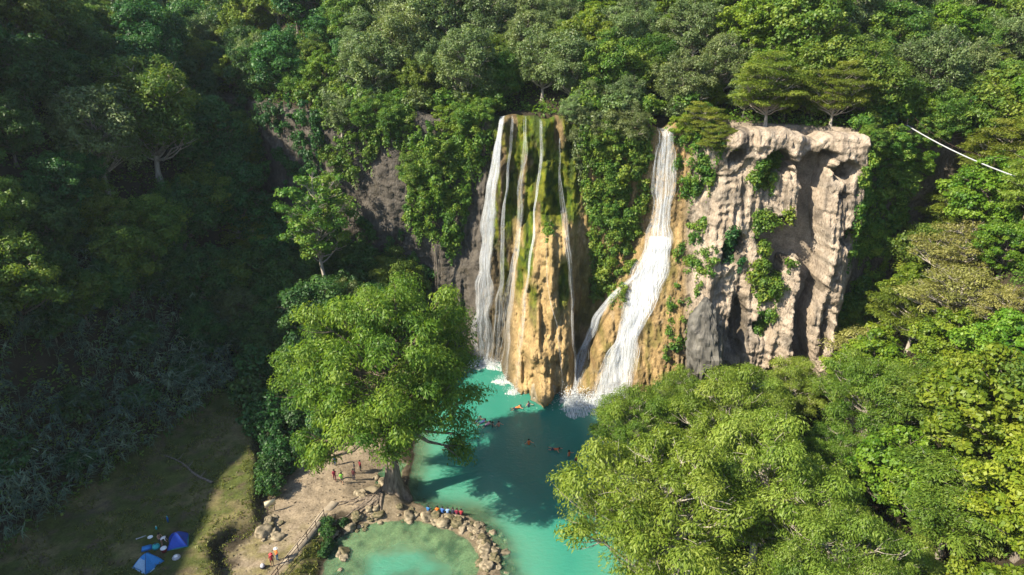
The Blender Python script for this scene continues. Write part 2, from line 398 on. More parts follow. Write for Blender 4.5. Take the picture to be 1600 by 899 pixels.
def cliff_y(x, z):
    x = np.asarray(x, float); z = np.asarray(z, float)
    wob = 1.1 * fbm(x * 0.3, z * 0.12, 2.0, 3, 41)
    xw = x + wob * 0.6
    flute = fbm(x * 0.85, z * 0.09, 5.0, 4, 43); fine = fbm(x * 1.6, z * 0.55, 8.0, 4, 45); lump = fbm(x * 0.33, z * 0.28, 1.0, 3, 47)
    p = 1.0 + 1.4 * fbm(x * 0.12, z * 0.10, 0, 4, 49) + 0.5 * flute + 0.35 * fine
    # wall behind the left falls
    tz = np.clip((41 - z) / 41, 0, 1)
    xl = -3.6 - 2.6 * ss(0.1, 0.6, tz) + 0.8 * fbm(z * 0.25, 0 * z, 0, 3, 58); xr = 9.0 + 1.4 * tz + 0.9 * fbm(z * 0.22, 0 * z + 5, 0, 3, 59)
    m = ss(-1.6, 1.0, xw - xl) * (1 - ss(-1.0, 1.6, xw - xr))
    p = p + m * (-0.6 + 3.6 * tz + 0.8 * flute + 0.6 * lump)
    for cx, w, a, ph in ((-1.3, 0.8, 2.0, 0.0), (1.9, 0.9, 2.6, 1.0), (4.6, 1.25, 3.2, 2.0), (7.9, 0.9, 2.0, 3.0)):   # mossy columns
        cc = cx + 0.5 * np.sin(z * 0.18 + ph)
        p = p + a * np.exp(-((x - cc) / w) ** 2) * ss(16, 26, z) * (0.55 + 0.35 * np.sin(z * 0.5 + ph * 2 + 0.4 * x) + 0.5 * lump)
    # the mound
    t = np.clip((26.6 - z) / 26.6, 0, 1)
    w = 3.0 + 3.4 * t ** 0.8; xc = 5.3 - 0.9 * t
    A = np.sqrt(np.clip(t / 0.25, 0, 1) * (2 - np.clip(t / 0.25, 0, 1))) * (5.8 + 3.6 * t)
    prof = np.sqrt(np.clip(1 - ((xw - xc) / w) ** 2, 0, 1)) ** 0.9
    p = p + A * prof * (1 + 0.10 * lump) + 0.55 * flute * prof * ss(0, 0.1, t)
    for cx, cz, r, a in ((4.6, 0.8, 2.0, 2.6), (5.4, 3.0, 2.2, 1.5), (3.9, 6.5, 1.8, 0.9), (6.6, 9.0, 1.6, 0.8), (5.2, 22.6, 1.6, 0.6), (7.2, 21.0, 1.2, 0.8), (6.2, 14.0, 1.3, 0.6)):
        p = p + a * np.sqrt(np.clip(1 - ((x - cx) / r) ** 2 - ((z - cz) / (r * 1.25)) ** 2, 0, 1))
    # the ramp under the right fall
    t = np.clip((26.0 - z) / 26.0, 0, 1)
    xc = 23.2 - 8.2 * t; wl_, = (2.6 + 3.6 * t,)
    pr = (1.3 + 10.6 * t ** 0.9) * ss(-1.6, 1.4, (xw - (xc - wl_))) * (1 - 0.75 * ss(xc + wl_ + 0.5, xc + wl_ + 9, xw))
    pr = pr + (0.7 * lump + 0.45 * flute) * ss(0, 0.2, pr / 12)
    pr = pr - 0.7 * np.exp(-((x - (xc - 0.2)) / (1.2 + 0.8 * t)) ** 2) * t
    k = 0.8; p = lerp(p, k * np.logaddexp(p / k, pr / k), ss(0, 0.12, t) * ss(4, 8, x) * (1 - ss(34, 40, x)))
    # tan cliff on the right
    r = ss(26.0, 28.5, xw) * (1 - ss(44.6, 46.8, xw))
    t = np.clip((40 - z) / 40, 0, 1)
    drape = 1 - 2 * np.abs(fbm(x * 0.55 + 0.25 * lump, z * 0.055, 21.0, 4, 59))
    p = p + r * (1.2 + 1.6 * t + 0.5 * flute + 0.5 * lump + 0.5 * drape + 1.6 * fbm(x * 0.16, z * 0.11, 7.0, 2, 60))
    edge = 0.7 * fbm(x * 0.6, z * 0.5, 3.0, 4, 51)
    p = p + r * 1.3 * ss(34.5, 36.8, z + 1.5 * edge + 0.5 * np.sin(x * 1.1))              # crust below the rim
    rib = np.exp(-((x - 42.6 + 0.05 * (20 - z)) / 1.2) ** 2) * 1.1 + np.exp(-((x - 39.0 - 0.04 * (20 - z)) / 0.9) ** 2) * ss(22, 14, z) * 1.6
    p = p + r * rib
    slot = np.abs(x - (41.2 + 0.09 * (20 - z) * ss(26, 0, z) - 0.05 * np.maximum(z - 20, 0) + 0.5 * np.sin(z * 0.35)) + 0.5 * edge)
    p = p - r * 7.0 * ss(1.5, 1.05, slot) * ss(38.5, 36.5, z)
    for cx, cz, rx, rz, d in CAVES:
        q = np.sqrt(((x - cx) / rx) ** 2 + (np.where(z > cz, (z - cz) / (rz * 0.75), (z - cz) / (rz * 1.25))) ** 2) + 0.8 * edge
        p = p - (2.5 if rx > 1.9 else 1.7) * d * ss(1.02, 0.84, q) * np.where(z > cz, 1.0, ss(cz - rz * 1.35, cz - rz * (0.95 if rx > 1.9 else 0.2), z))
    rid = 1 - np.abs(fbm(x * 1.1, z * 0.22, 11.0, 4, 53)) * 2
    p = p + 0.5 * rid * (1 - 0.6 * r) + 0.3 * (1 - 2 * np.abs(fbm(x * 2.4, z * 0.75, 4.0, 4, 55))) + 0.18 * fbm(x * 4.5, z * 3.0, 6.0, 3, 57)
    p = p + r * 0.36 * (1 - 2 * np.abs(fbm(x * 2.6, z * 0.07, 31.0, 3, 79))) * ss(37, 33, z) + r * 0.22 * vnoise(x * 0.4, z * 1.9, 2.0, 83)
    return yc(x) - p

def cliff_col(x, z, y):
    def mix(c, d, t): return c + (np.asarray(d) - c) * np.clip(t, 0, 1)[:, None]
    n = fbm(x * 0.5, z * 0.35, 0, 5, 61); n2 = fbm(x * 1.7, z * 0.9, 0, 4, 63); st = fbm(x * 1.3, z * 0.10, 0, 4, 65)
    c = np.tile([0.160, 0.142, 0.125], (len(x), 1))  # grey rock, darkened to carry the left wall's shade
    xlc = -2.0 - 3.6 * np.clip((41 - z) / 41, 0, 1); mid = ss(-0.9, 0.9, x - xlc + 0.8 * n) * (1 - ss(24.5, 26.5, x + 0.4 * n))
    c = mix(c, [0.50, 0.345, 0.160], mid)
    c = mix(c, [0.34, 0.25, 0.10], mid * ss(0.0, 0.5, st))
    c = mix(c, [0.58, 0.44, 0.27], mid * ss(0.1, 0.5, n2) * 0.8)
    tan = ss(25, 27, x) * (1 - ss(47.5, 49.5, x))
    tn = mix(np.tile([0.66, 0.54, 0.43], (len(x), 1)), [0.54, 0.435, 0.335], ss(-0.1, 0.45, st))
    tn = mix(tn, [0.27, 0.235, 0.20], ss(0.15, 0.55, n) * 0.8)
    tn = mix(tn, [0.70, 0.61, 0.51], ss(0.15, 0.5, n2) * 0.6)
    tn = mix(tn, [0.17, 0.145, 0.125], ss(0.22, 0.5, fbm(x * 2.2, z * 0.13, 4, 4, 75)) * 0.75)
    c = mix(c, tn, tan)
    c = mix(c, [0.24, 0.155, 0.07], mid * ss(0.2, 0.5, fbm(x * 2.6, z * 0.16, 6, 4, 77)) * 0.7)
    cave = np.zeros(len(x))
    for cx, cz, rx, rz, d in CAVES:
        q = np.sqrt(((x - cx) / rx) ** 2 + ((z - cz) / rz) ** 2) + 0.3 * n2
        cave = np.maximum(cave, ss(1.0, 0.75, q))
    c = mix(c, [0.14, 0.115, 0.085], cave * tan * 0.8)  # dark staining of the hollows, with their shade painted in
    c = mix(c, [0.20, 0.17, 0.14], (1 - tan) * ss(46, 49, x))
    c = mix(c, [0.155, 0.125, 0.080], mid * ss(2.0, 0.2, x + 0.06 * z) * 0.85)  # wet rock left of the mound, its recess shade coloured in too
    c = mix(c, [0.74, 0.52, 0.25], mid * ss(26.5, 25, z) * ss(6.0, 4.0, np.abs(x - 5.0)) * ss(-0.6, 0.3, n + 0.5) * 0.7)
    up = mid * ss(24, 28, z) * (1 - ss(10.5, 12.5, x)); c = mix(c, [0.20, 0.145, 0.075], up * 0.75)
    # moss on the wet wall
    mreg = ss(-4.5, -2.5, x) * (1 - ss(9.5, 11, x)) * ss(9, 16, z + 3 * n)
    mo = ss(-0.40, 0.0, -0.25 * ss(27, 24, z) + fbm(x * 0.75, z * 0.13, 0, 4, 67) + 0.25 * n2 + 0.10 * ss(20, 30, z))
    mound = ss(26, 24.5, z) * ss(6.5, 4.0, np.abs(x - 5.0))
    mo = mo * (1 - 0.8 * mound)
    for cx, z0, z1, w in ((2.3, 17, 33, 0.75), (1.0, 13, 22, 0.55), (5.9, 29, 36, 1.3), (7.6, 13, 21, 0.9), (3.1, 11, 17, 0.6), (-0.8, 22, 32, 0.8), (4.0, 36, 42, 1.3)):
        mo = np.maximum(mo, ss(w * 1.3, w * 0.7, np.abs(x - cx - 0.03 * (z - z0) * (1 if cx > 2 else 2) + 0.3 * n2)) * ss(z0 - 2, z0 + 2, z + 1.5 * n) * ss(z1 + 1.5, z1 - 1, z))
    g = mix(np.tile([0.120, 0.205, 0.008], (len(x), 1)), [0.22, 0.235, 0.02], ss(-0.2, 0.4, n2))
    g = mix(g, [0.060, 0.095, 0.012], ss(-0.1, 0.35, -n2 + 0.4 * st + 0.3 * n))
    c = mix(c, g, mo * mreg)
    # ramp: yellow green algae between the streams
    rm = ss(9.5, 11.5, x) * (1 - ss(24, 27, x)) * ss(24, 18, z)
    c = mix(c, [0.22, 0.20, 0.05], rm * ss(-0.1, 0.4, fbm(x * 0.6, z * 0.3, 3, 4, 69)) * 0.75)
    c = mix(c, [0.10, 0.085, 0.06], ss(0.15, 0.6, -n) * (1 - tan) * (1 - mid) * 0.7)
    wet = ss(0.9, 0.2, z); c = mix(c, [0.26, 0.19, 0.09], wet * 0.6)
    return c * 0.57
def rimf(x):
    x = np.asarray(x, float); on = ss(26, 29, x) * (1 - ss(45, 48, x))
    return 40.0 + (0.9 + 0.5 * on) * fbm(x * 0.25, 0 * x, 0, 4, 71) - 2.2 * on * (ss(31.5, 27, x) + ss(43.0, 47, x)) - 1.2 * np.exp(-((x - 22) / 1.6) ** 2)
cx_ = np.concatenate([np.arange(-75, -9, 0.5), np.arange(-9, 50, 0.2), np.arange(50, 78, 0.5)])
cz_ = np.concatenate([np.arange(-3, 40.0, 0.2)])
CX, CZ = np.meshgrid(cx_, cz_)
CYY = cliff_y(CX, CZ)
rim = rimf(cx_)
CZZ = -3 + (CZ + 3) * ((rim + 3) / 43.0)[None, :]
rows_v = [np.stack([CX, CYY, CZZ], -1)]
for k, (dy, dz) in enumerate(((0.25, 0.22), (0.7, 0.36), (1.4, 0.42), (2.6, 0.45), (4.5, 0.2), (7.5, -0.6))):
    rows_v.append(np.stack([cx_, CYY[-1] + dy, rim + dz + 0.15 * fbm(cx_ * 0.8, dy + 0 * cx_, 0, 3, 73)], -1)[None])
CV = np.concatenate(rows_v, 0)
Vc = CV.reshape(-1, 3)
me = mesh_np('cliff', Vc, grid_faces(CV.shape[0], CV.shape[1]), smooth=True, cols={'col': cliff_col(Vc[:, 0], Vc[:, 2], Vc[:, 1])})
tag(obj('cliff', me, M['rock']), kind='structure')

# ------------------------------------------------------------------ water
def water_mat():
    m, nt, b = mat_new('turquoise pool water'); L = nt.links
    at = N(nt, 'ShaderNodeAttribute', attribute_name='depth')
    tc = N(nt, 'ShaderNodeTexCoord')
    n1 = N(nt, 'ShaderNodeTexNoise'); n1.inputs['Scale'].default_value = 0.12; n1.inputs['Detail'].default_value = 5
    L.new(tc.outputs['Object'], n1.inputs['Vector'])
    dn = N(nt, 'ShaderNodeMath', operation='MULTIPLY_ADD', i_1=1.4, i_2=-0.7); L.new(n1.outputs[0], dn.inputs[0])
    da = N(nt, 'ShaderNodeMath', operation='ADD'); L.new(dn.outputs[0], da.inputs[0]); L.new(at.outputs['Fac'], da.inputs[1])
    dd = N(nt, 'ShaderNodeMath', operation='DIVIDE', i_1=3.6); L.new(da.outputs[0], dd.inputs[0])
    rp = ramp(nt, [(0.0, (0.160, 0.255, 0.168)), (0.3, (0.078, 0.245, 0.172)), (0.8, (0.040, 0.218, 0.158)), (1.0, (0.028, 0.185, 0.138))])
    L.new(dd.outputs[0], rp.inputs[0]); L.new(rp.outputs[0], b.inputs['Base Color'])
    b.inputs['Subsurface Weight'].default_value = 0.85; b.inputs['Subsurface Radius'].default_value = (0.5, 1.6, 1.4); b.inputs['Subsurface Scale'].default_value = 1.0
    b.inputs['Roughness'].default_value = 0.12; b.inputs['IOR'].default_value = 1.33; b.inputs['Specular IOR Level'].default_value = 0.5
    n2 = N(nt, 'ShaderNodeTexNoise'); n2.inputs['Scale'].default_value = 1.6; n2.inputs['Detail'].default_value = 5; n2.inputs['Distortion'].default_value = 0.6
    mp = N(nt, 'ShaderNodeMapping'); mp.inputs['Scale'].default_value = (1, 1.7, 1); L.new(tc.outputs['Object'], mp.inputs[0]); L.new(mp.outputs[0], n2.inputs['Vector'])
    bp = N(nt, 'ShaderNodeBump', i_Strength=0.6, i_Distance=0.1); L.new(n2.outputs[0], bp.inputs['Height']); L.new(bp.outputs[0], b.inputs['Normal'])
    tr = N(nt, 'ShaderNodeBsdfTransparent'); tr.inputs[0].default_value = (0.70, 0.93, 0.80, 1)
    op = N(nt, 'ShaderNodeMapRange', i_1=0.0, i_2=1.7, i_3=0.18, i_4=1.0); L.new(at.outputs['Fac'], op.inputs[0])
    op.interpolation_type = 'SMOOTHERSTEP'
    mx = N(nt, 'ShaderNodeMixShader'); L.new(op.outputs[0], mx.inputs[0]); L.new(tr.outputs[0], mx.inputs[1]); L.new(b.outputs[0], mx.inputs[2])
    L.new(mx.outputs[0], nt.nodes['Material Output'].inputs[0])
    return m
wx = axis(-56, 90, -24, 24, 0.4, 1.12); wy = axis(-120, 114, 46, 106, 0.4, 1.12)
WX, WY = np.meshgrid(wx, wy)
WZ = terrain(WX, WY)
me = mesh_np('water', np.stack([WX.ravel(), WY.ravel(), 0 * WX.ravel()], 1), grid_faces(len(wy), len(wx)), smooth=True, cols={'depth': np.clip(-WZ.ravel(), 0, 4)})
tag(obj('water', me, water_mat()), kind='structure')

# ------------------------------------------------------------------ waterfalls
def fall_mat(name, col, cover, scale=1.0, edge=0.3):
    m, nt, b = mat_new(name); L = nt.links
    uv = N(nt, 'ShaderNodeAttribute', attribute_name='flow')
    nz = N(nt, 'ShaderNodeTexNoise'); nz.inputs['Scale'].default_value = 1.0; nz.inputs['Detail'].default_value = 4; nz.inputs['Roughness'].default_value = 0.7
    mp = N(nt, 'ShaderNodeMapping'); mp.inputs['Scale'].default_value = (9.0 * scale, 0.4 * scale, 1)
    L.new(uv.outputs['Vector'], mp.inputs[0]); L.new(mp.outputs[0], nz.inputs['Vector'])
    sp = N(nt, 'ShaderNodeSeparateXYZ'); L.new(uv.outputs['Vector'], sp.inputs[0])
    pw = N(nt, 'ShaderNodeMath', operation='POWER', i_1=3.0); L.new(sp.outputs[2], pw.inputs[0])
    sb = N(nt, 'ShaderNodeMath', operation='MULTIPLY_ADD', i_1=-edge); L.new(pw.outputs[0], sb.inputs[0]); L.new(nz.outputs[0], sb.inputs[2])
    r = ramp(nt, [(max(0, 0.62 - cover * 0.5), (0, 0, 0)), (min(1, 0.86 - cover * 0.42), (1, 1, 1))]); L.new(sb.outputs[0], r.inputs[0])
    b.inputs['Base Color'].default_value = (*col, 1); b.inputs['Roughness'].default_value = 0.45; b.inputs['Specular IOR Level'].default_value = 0.35
    ts = N(nt, 'ShaderNodeBsdfTranslucent'); ts.inputs[0].default_value = (*col, 1)
    m1 = N(nt, 'ShaderNodeMixShader', i_0=0.35); L.new(b.outputs[0], m1.inputs[1]); L.new(ts.outputs[0], m1.inputs[2])
    tr = N(nt, 'ShaderNodeBsdfTransparent'); mx = N(nt, 'ShaderNodeMixShader')
    L.new(r.outputs[0], mx.inputs[0]); L.new(tr.outputs[0], mx.inputs[1]); L.new(m1.outputs[0], mx.inputs[2])
    L.new(mx.outputs[0], nt.nodes['Material Output'].inputs[0])
    return m
M['fall_sheet'] = fall_mat('falling water sheet', (0.62, 0.66, 0.73), 0.20)
M['fall_veil'] = fall_mat('thin veil of water', (0.46, 0.50, 0.56), 0.14, 1.0, 0.35)
M['fall_thick'] = fall_mat('thick white water', (0.80, 0.82, 0.85), 0.42)
M['fall_strand'] = fall_mat('water strands', (0.74, 0.77, 0.82), 0.30, 0.6)
M['foam'] = fall_mat('foam', (0.72, 0.76, 0.76), 0.52, 0.5, 0.0)
M['drop'] = plain('white spray', (0.62, 0.65, 0.68), 0.4)

def stream_path(pts, wid, n=70, gap=0.22, free=0.0):
    """pts [(x,z)] from lip to foot, wid half widths; returns centre line, half width: water leaves the rock outwards only"""
    pts = np.array(pts, float)
    s = np.linspace(0, 1, n); k = np.linspace(0, 1, len(pts))
    x = np.interp(s, k, pts[:, 0]); z = np.interp(s, k, pts[:, 1])
    for _ in range(3): x[1:-1] = (x[:-2] + 2 * x[1:-1] + x[2:]) / 4
    w = np.interp(s, k, wid)
    sd_ = int(abs(pts[0, 0]) * 31)
    x = x + 0.2 * vnoise(z * 0.33, sd_, 0, 7) * np.minimum(1, s * 6) * (1.0 if w.mean() < 1.2 else 0.3); w = w * (1 + 0.3 * vnoise(z * 0.42, sd_ + 3, 0, 8))
    return x, z, w

def stream(parent, name, pts, wid, strands, mat_sheet, mat_strand, seed, gap=0.25, sheet_cols=7, sw=(0.04, 0.16), relief=0.35, layers=1):
    r = np.random.default_rng(seed)
    n = 80
    x, z, w = stream_path(pts, wid, n)
    # front surface of the rock under each column of the sheet, running minimum so that water only moves outwards
    def front(cols):
        X = x[:, None] + w[:, None] * cols[None, :]
        Z = np.repeat(z[:, None], len(cols), 1)
        Y = np.minimum(cliff_y(X, Z), np.minimum(cliff_y(X - 0.3, Z), cliff_y(X + 0.3, Z)))
        Y = np.minimum.accumulate(Y, 0)
        Ys = Y.copy()
        for _ in range(4): Ys[1:-1] = (Ys[:-2] + 2 * Ys[1:-1] + Ys[2:]) / 4
        Yo = np.minimum(Y, Ys) - gap
        if pts[0][1] > 38.5:
            R_ = rimf(X); Z = np.where(Z > R_ - 0.3, np.minimum(Z, R_ + 0.55), Z); Yo = Yo + np.clip(Z - R_ - 0.1, 0, 0.5) * np.linspace(6, 0, n)[:, None] * 1.0
        return X, Yo, Z
    arc = np.concatenate([[0], np.cumsum(np.hypot(np.diff(x), np.diff(z)))])
    for lay in range(layers):
        cols = np.linspace(-1, 1, sheet_cols)
        X, Y, Z = front(cols)
        Y = Y - lay * 0.3 - 0.25 * vnoise(X * 1.3, Z * 0.25, lay, seed)
        X = X + 0.12 * vnoise(X * 0.8, Z * 0.3, 9 + lay, seed) * w[:, None]
        fl = np.stack([X + lay * 7.3 + seed, np.repeat(arc[:, None], sheet_cols, 1) + lay * 3.1, np.abs(np.repeat(cols[None, :], n, 0))], -1).reshape(-1, 3)
        me = mesh_np(name, np.stack([X, Y, Z], -1).reshape(-1, 3), grid_faces(n, sheet_cols), smooth=True, cols={'flow': fl})
        obj(name, me, mat_sheet, parent)
    # strands
    so_V, so_F, so_f, c = [], [], [], 0
    offs = r.uniform(-1, 1, strands) * r.uniform(0.55, 1.0, strands)
    X, Y, Z = front(offs)
    for i in range(strands):
        a = int(r.uniform(0, 0.55) * n) if r.random() < 0.6 else 0
        e = min(n, a + int(r.uniform(0.25, 1.0) * n) + 6)
        if e - a < 5: continue
        jit = 0.07 * vnoise(np.full(e - a, i * 3.7), z[a:e] * 0.35, 0, seed + 5) * np.minimum(1, w[a:e])
        xx = X[a:e, i] + jit; yy = Y[a:e, i] - r.uniform(0.0, relief) - 0.1 * vnoise(np.full(e - a, i * 1.7), z[a:e] * 0.8, 0, seed + 8); zz = Z[a:e, i]
        hw = r.uniform(*sw) * np.sin(np.linspace(0.12, math.pi - 0.05, e - a)) ** 0.5
        V = np.empty((e - a, 2, 3)); V[:, 0] = np.stack([xx - hw, yy, zz], 1); V[:, 1] = np.stack([xx + hw, yy - 0.02, zz], 1)
        fl = np.empty((e - a, 2, 3)); fl[:, 0] = np.stack([0 * xx + i * 2.3, arc[a:e], 0 * xx], 1); fl[:, 1] = fl[:, 0] + np.array([0.35, 0, 0])
        so_V.append(V.reshape(-1, 3)); so_f.append(fl.reshape(-1, 3)); so_F.append(grid_faces(e - a, 2) + c); c += 2 * (e - a)
    me = mesh_np('strands', np.concatenate(so_V), np.concatenate(so_F), smooth=True, cols={'flow': np.concatenate(so_f)})
    o = obj('strands', me, mat_strand, parent); o['kind'] = 'stuff'
    foot = (float(x[-1]), float(np.median(Y[-1])), float(w[-1]))
    return foot

def splash(parent, feet, seed, big=1.0):
    """white boil and thrown drops where water lands on the pool"""
    r = np.random.default_rng(seed)
    so = Soup()
    for (fx, fy, fw, amt) in feet:
        n = int(2200 * amt)
        px = fx + r.normal(0, 0.75 * fw + 0.35 * big, n); py = fy - np.abs(r.normal(0, 1.1 * big, n)) + 0.5
        h = np.abs(r.normal(0, 0.75 * big, n)) * np.exp(-((py - fy) / (1.6 * big)) ** 2)
        c = np.stack([px, py, 0.03 + h], 1)
        V, F = leaves(c, r.normal(size=(n, 3)) + np.array([0, -0.5, 0.8]), r.uniform(0.04, 0.15, n) * big, r.uniform(0.03, 0.11, n) * big, r=r)
        so.add(V, F)
    o = obj('spray', so.mesh('spray'), M['drop'], parent); o['kind'] = 'stuff'
    # foam rafts: irregular low domes of foam on the surface
    V, F, fl, c = [], [], [], 0
    for (fx, fy, fw, amt) in feet:
        for k in range(int(24 * amt) + 3):
            ax = fx + r.normal(0, 0.8 * fw + 0.3); ay = fy - abs(r.normal(0, 1.3 * big)) + 0.3
            R = r.uniform(0.35, 1.0) * big
            th = np.linspace(0, 2 * np.pi, 14, endpoint=False)
            rings = []
            for q, hh in ((1.0, 0.02), (0.6, 0.09), (0.2, 0.12)):
                rr = R * q * (1 + 0.3 * r.normal(size=14) * q)
                rings.append(np.stack([ax + rr * np.cos(th) * 1.3, ay + rr * np.sin(th), np.full(14, hh * big * r.uniform(0.5, 1.2))], 1))
            vv = np.concatenate(rings); V.append(vv)
            for ring in range(2):
                for s in range(14):
                    a = c + ring * 14 + s; b = c + ring * 14 + (s + 1) % 14
                    F.append([a, b, b + 14, a + 14])
            F.append([c + 28, c + 32, c + 36, c + 40])
            fl.append(vv * np.array([1.0, 3.0, 1.0])); c += 42
    me = mesh_np('foam', np.concatenate(V), np.array(F), smooth=True, cols={'flow': np.concatenate(fl)})
    o = obj('foam', me, M['foam'], parent); o['kind'] = 'stuff'

fl = thing('waterfall', 'tall left waterfall in several thin white streams over the mossy tufa wall', 'waterfall', (0, 106, 0))
fl.location = (0, 0, 0)
feet = []
f = stream(fl, 'main_stream', [(-1.3, 41.6), (-2.0, 37), (-3.2, 30), (-4.0, 20), (-4.6, 10), (-5.0, -0.1)], [0.45, 0.6, 0.85, 1.15, 1.6, 1.9], 330, M['fall_sheet'], M['fall_strand'], 11, sw=(0.006, 0.028), layers=3); feet.append((*f, 1.2))
f = stream(fl, 'thin_stream', [(0.1, 40.5), (-0.5, 34), (-1.2, 26), (-1.7, 15), (-2.8, 5), (-3.2, -0.1)], [0.2, 0.28, 0.3, 0.5, 0.8, 0.9], 60, M['fall_veil'], M['fall_strand'], 12, sw=(0.006, 0.022), sheet_cols=5); feet.append((*f, 0.6))
f = stream(fl, 'thin_stream', [(2.0, 41.2), (2.1, 36), (1.3, 30), (0.9, 24), (-0.2, 14), (-1.0, 5), (-1.4, -0.1)], [0.4, 0.45, 0.6, 0.35, 0.5, 0.5, 0.5], 50, M['fall_veil'], M['fall_strand'], 13, sw=(0.006, 0.022), sheet_cols=5); feet.append((*f, 0.4))
f = stream(fl, 'thin_stream', [(4.1, 42.0), (4.2, 36), (3.8, 32), (3.3, 24), (2.3, 18), (1.2, 8), (0.3, -0.1)], [0.2, 0.26, 0.2, 0.2, 0.28, 0.4, 0.45], 44, M['fall_sheet'], M['fall_strand'], 14, sw=(0.008, 0.026), sheet_cols=5); feet.append((*f, 0.4))
f = stream(fl, 'thin_stream', [(6.9, 38), (7.2, 32), (7.8, 27), (8.6, 20), (9.3, 10), (9.9, 0.3)], [0.16, 0.2, 0.5, 0.4, 0.35, 0.35], 24, M['fall_veil'], M['fall_strand'], 15, sw=(0.01, 0.03), sheet_cols=5)
f = stream(fl, 'thin_stream', [(1.2, 24), (0.3, 18), (-0.8, 10), (-1.8, 3), (-2.2, -0.1)], [0.3, 0.6, 0.8, 0.9, 0.9], 34, M['fall_veil'], M['fall_strand'], 16, sw=(0.006, 0.022), sheet_cols=7)
f = stream(fl, 'thin_stream', [(4.9, 25.5), (5.2, 18), (6.6, 12), (7.2, 6), (7.6, 0)], [0.08, 0.12, 0.15, 0.2, 0.2], 6, M['fall_veil'], M['fall_strand'], 17, sw=(0.008, 0.025), sheet_cols=5)
splash(fl, feet, 21, 0.7)
fr = thing('waterfall', 'broad right waterfall plunging from a notch and fanning white down the ramp', 'waterfall')
feet = []
f = stream(fr, 'upper_drop', [(21.9, 40.6), (22.0, 36), (22.1, 30), (22.0, 24), (21.0, 20.5), (19.6, 16)], [1.3, 1.45, 1.6, 1.9, 2.3, 2.5], 260, M['fall_sheet'], M['fall_strand'], 31, sw=(0.008, 0.035), layers=3, sheet_cols=11)
f = stream(fr, 'main_cascade', [(22.0, 24), (20.9, 20), (19.2, 15), (17.3, 9.5), (15.7, 4.5), (14.3, -0.1)], [1.5, 2.2, 2.3, 2.4, 2.5, 2.8], 420, M['fall_thick'], M['fall_strand'], 32, sw=(0.008, 0.045), layers=3, sheet_cols=13, relief=0.6); feet.append((*f, 2.6))
f = stream(fr, 'side_cascade', [(19.9, 19.6), (17.2, 17.2), (14.8, 14.2), (13.1, 11.5), (11.4, 7.2), (10.2, 3.0), (9.5, -0.1)], [0.4, 0.55, 0.6, 0.65, 0.75, 0.85, 0.9], 90, M['fall_sheet'], M['fall_strand'], 33, sw=(0.012, 0.06), layers=2); feet.append((*f, 0.9))
splash(fr, feet, 41, 1.25)
# ------------------------------------------------------------------ trees
def clumps_in(r, n, R, Hz, flat_bottom=-0.45, shell=0.45, mind=0.28, layers=None):
    """clump centres in an uneven ellipsoid crown (unit-centred), kept apart"""
    out = []; tries = 0
    ph = r.uniform(0, 6.28, 4)
    while len(out) < n and tries < n * 60:
        tries += 1
        d = unit(r.normal(size=3)); q = shell + (1 - shell) * r.random() ** 0.55
        if d[2] * q < flat_bottom: continue
        th = math.atan2(d[1], d[0])
        k = 1 + 0.16 * math.sin(2 * th + ph[0]) + 0.13 * math.sin(3 * th + ph[1]) + 0.10 * math.sin(5 * th + ph[2])
        p = np.array([d[0] * q * R * k, d[1] * q * R * k, d[2] * q * Hz * (1 + 0.12 * math.sin(th * 2 + ph[3]))])
        if layers: p[2] = (round(p[2] / Hz * layers) / layers + r.normal(0, 0.05)) * Hz
        if all(np.linalg.norm((p - o) / np.array([R, R, Hz])) > mind for o in out): out.append(p)
    return np.array(out)

def clump_leaves(r, c, rc, flat, nl, L, W, style, sub=7):
    """leaves of one clump: several small puffs, leaves facing outwards"""
    sc = c + unit(r.normal(size=(sub, 3))) * np.array([1, 1, flat]) * rc * r.uniform(0.25, 0.8, (sub, 1))
    k = r.integers(0, sub, nl)
    d = unit(r.normal(size=(nl, 3))); d[:, 2] = np.where((d[:, 2] < -0.35) & (r.random(nl) < 0.7), -d[:, 2], d[:, 2])
    rad = rc * 0.55 * r.random(nl) ** 0.35
    p = sc[k] + d * np.array([1, 1, flat * 0.9 + 0.1]) * rad[:, None]
    out = unit(p - c + 1e-6)
    nrm = 0.75 * d + 0.35 * out + np.array([0, 0, 0.45]) + 0.55 * r.normal(size=(nl, 3))
    dr = None
    if style == 'droop':
        dr = out * np.array([1, 1, 0.2]) + np.array([0, 0, -0.75]) + 0.45 * r.normal(size=(nl, 3))
        nrm = 0.7 * d + 0.4 * out + np.array([0, 0, 0.35]) + 0.5 * r.normal(size=(nl, 3))
    elif style == 'spread':
        dr = out * np.array([1, 1, 0.1]) + 0.5 * r.normal(size=(nl, 3)); nrm = np.array([0, 0, 1.0]) + 0.45 * d + 0.45 * r.normal(size=(nl, 3))
    q_ = r.uniform(0.72, 1.35)
    ln = L * q_ * r.uniform(0.6, 1.35, nl); wd = W * q_ * r.uniform(0.6, 1.35, nl)
    V, F = leaves(p, nrm, ln, wd, dr, r=r)
    base = np.clip(0.5 + r.normal(0, 0.16), 0.1, 0.9)
    a = np.clip(base + r.normal(0, 0.17, nl) + 0.12 * r.normal(0, 1, sub)[k], 0, 1)
    return V, F, a

def limb(s, a, b, r0, r1, r, sides=5, sag=0.12, n=5):
    a = np.asarray(a, float); b = np.asarray(b, float); ln = np.linalg.norm(b - a)
    t = np.linspace(0, 1, n)[:, None]
    ctrl = a * 0.5 + b * 0.5 + np.array([0, 0, -sag * ln]) + r.normal(0, 0.07 * ln, 3)
    P = (1 - t) ** 2 * a + 2 * t * (1 - t) * ctrl + t ** 2 * b
    P[1:-1] += r.normal(0, 0.02 * ln, (n - 2, 3))
    V, F = tube(P, np.linspace(r0, r1, n), sides); s.add(V, F)
    return P

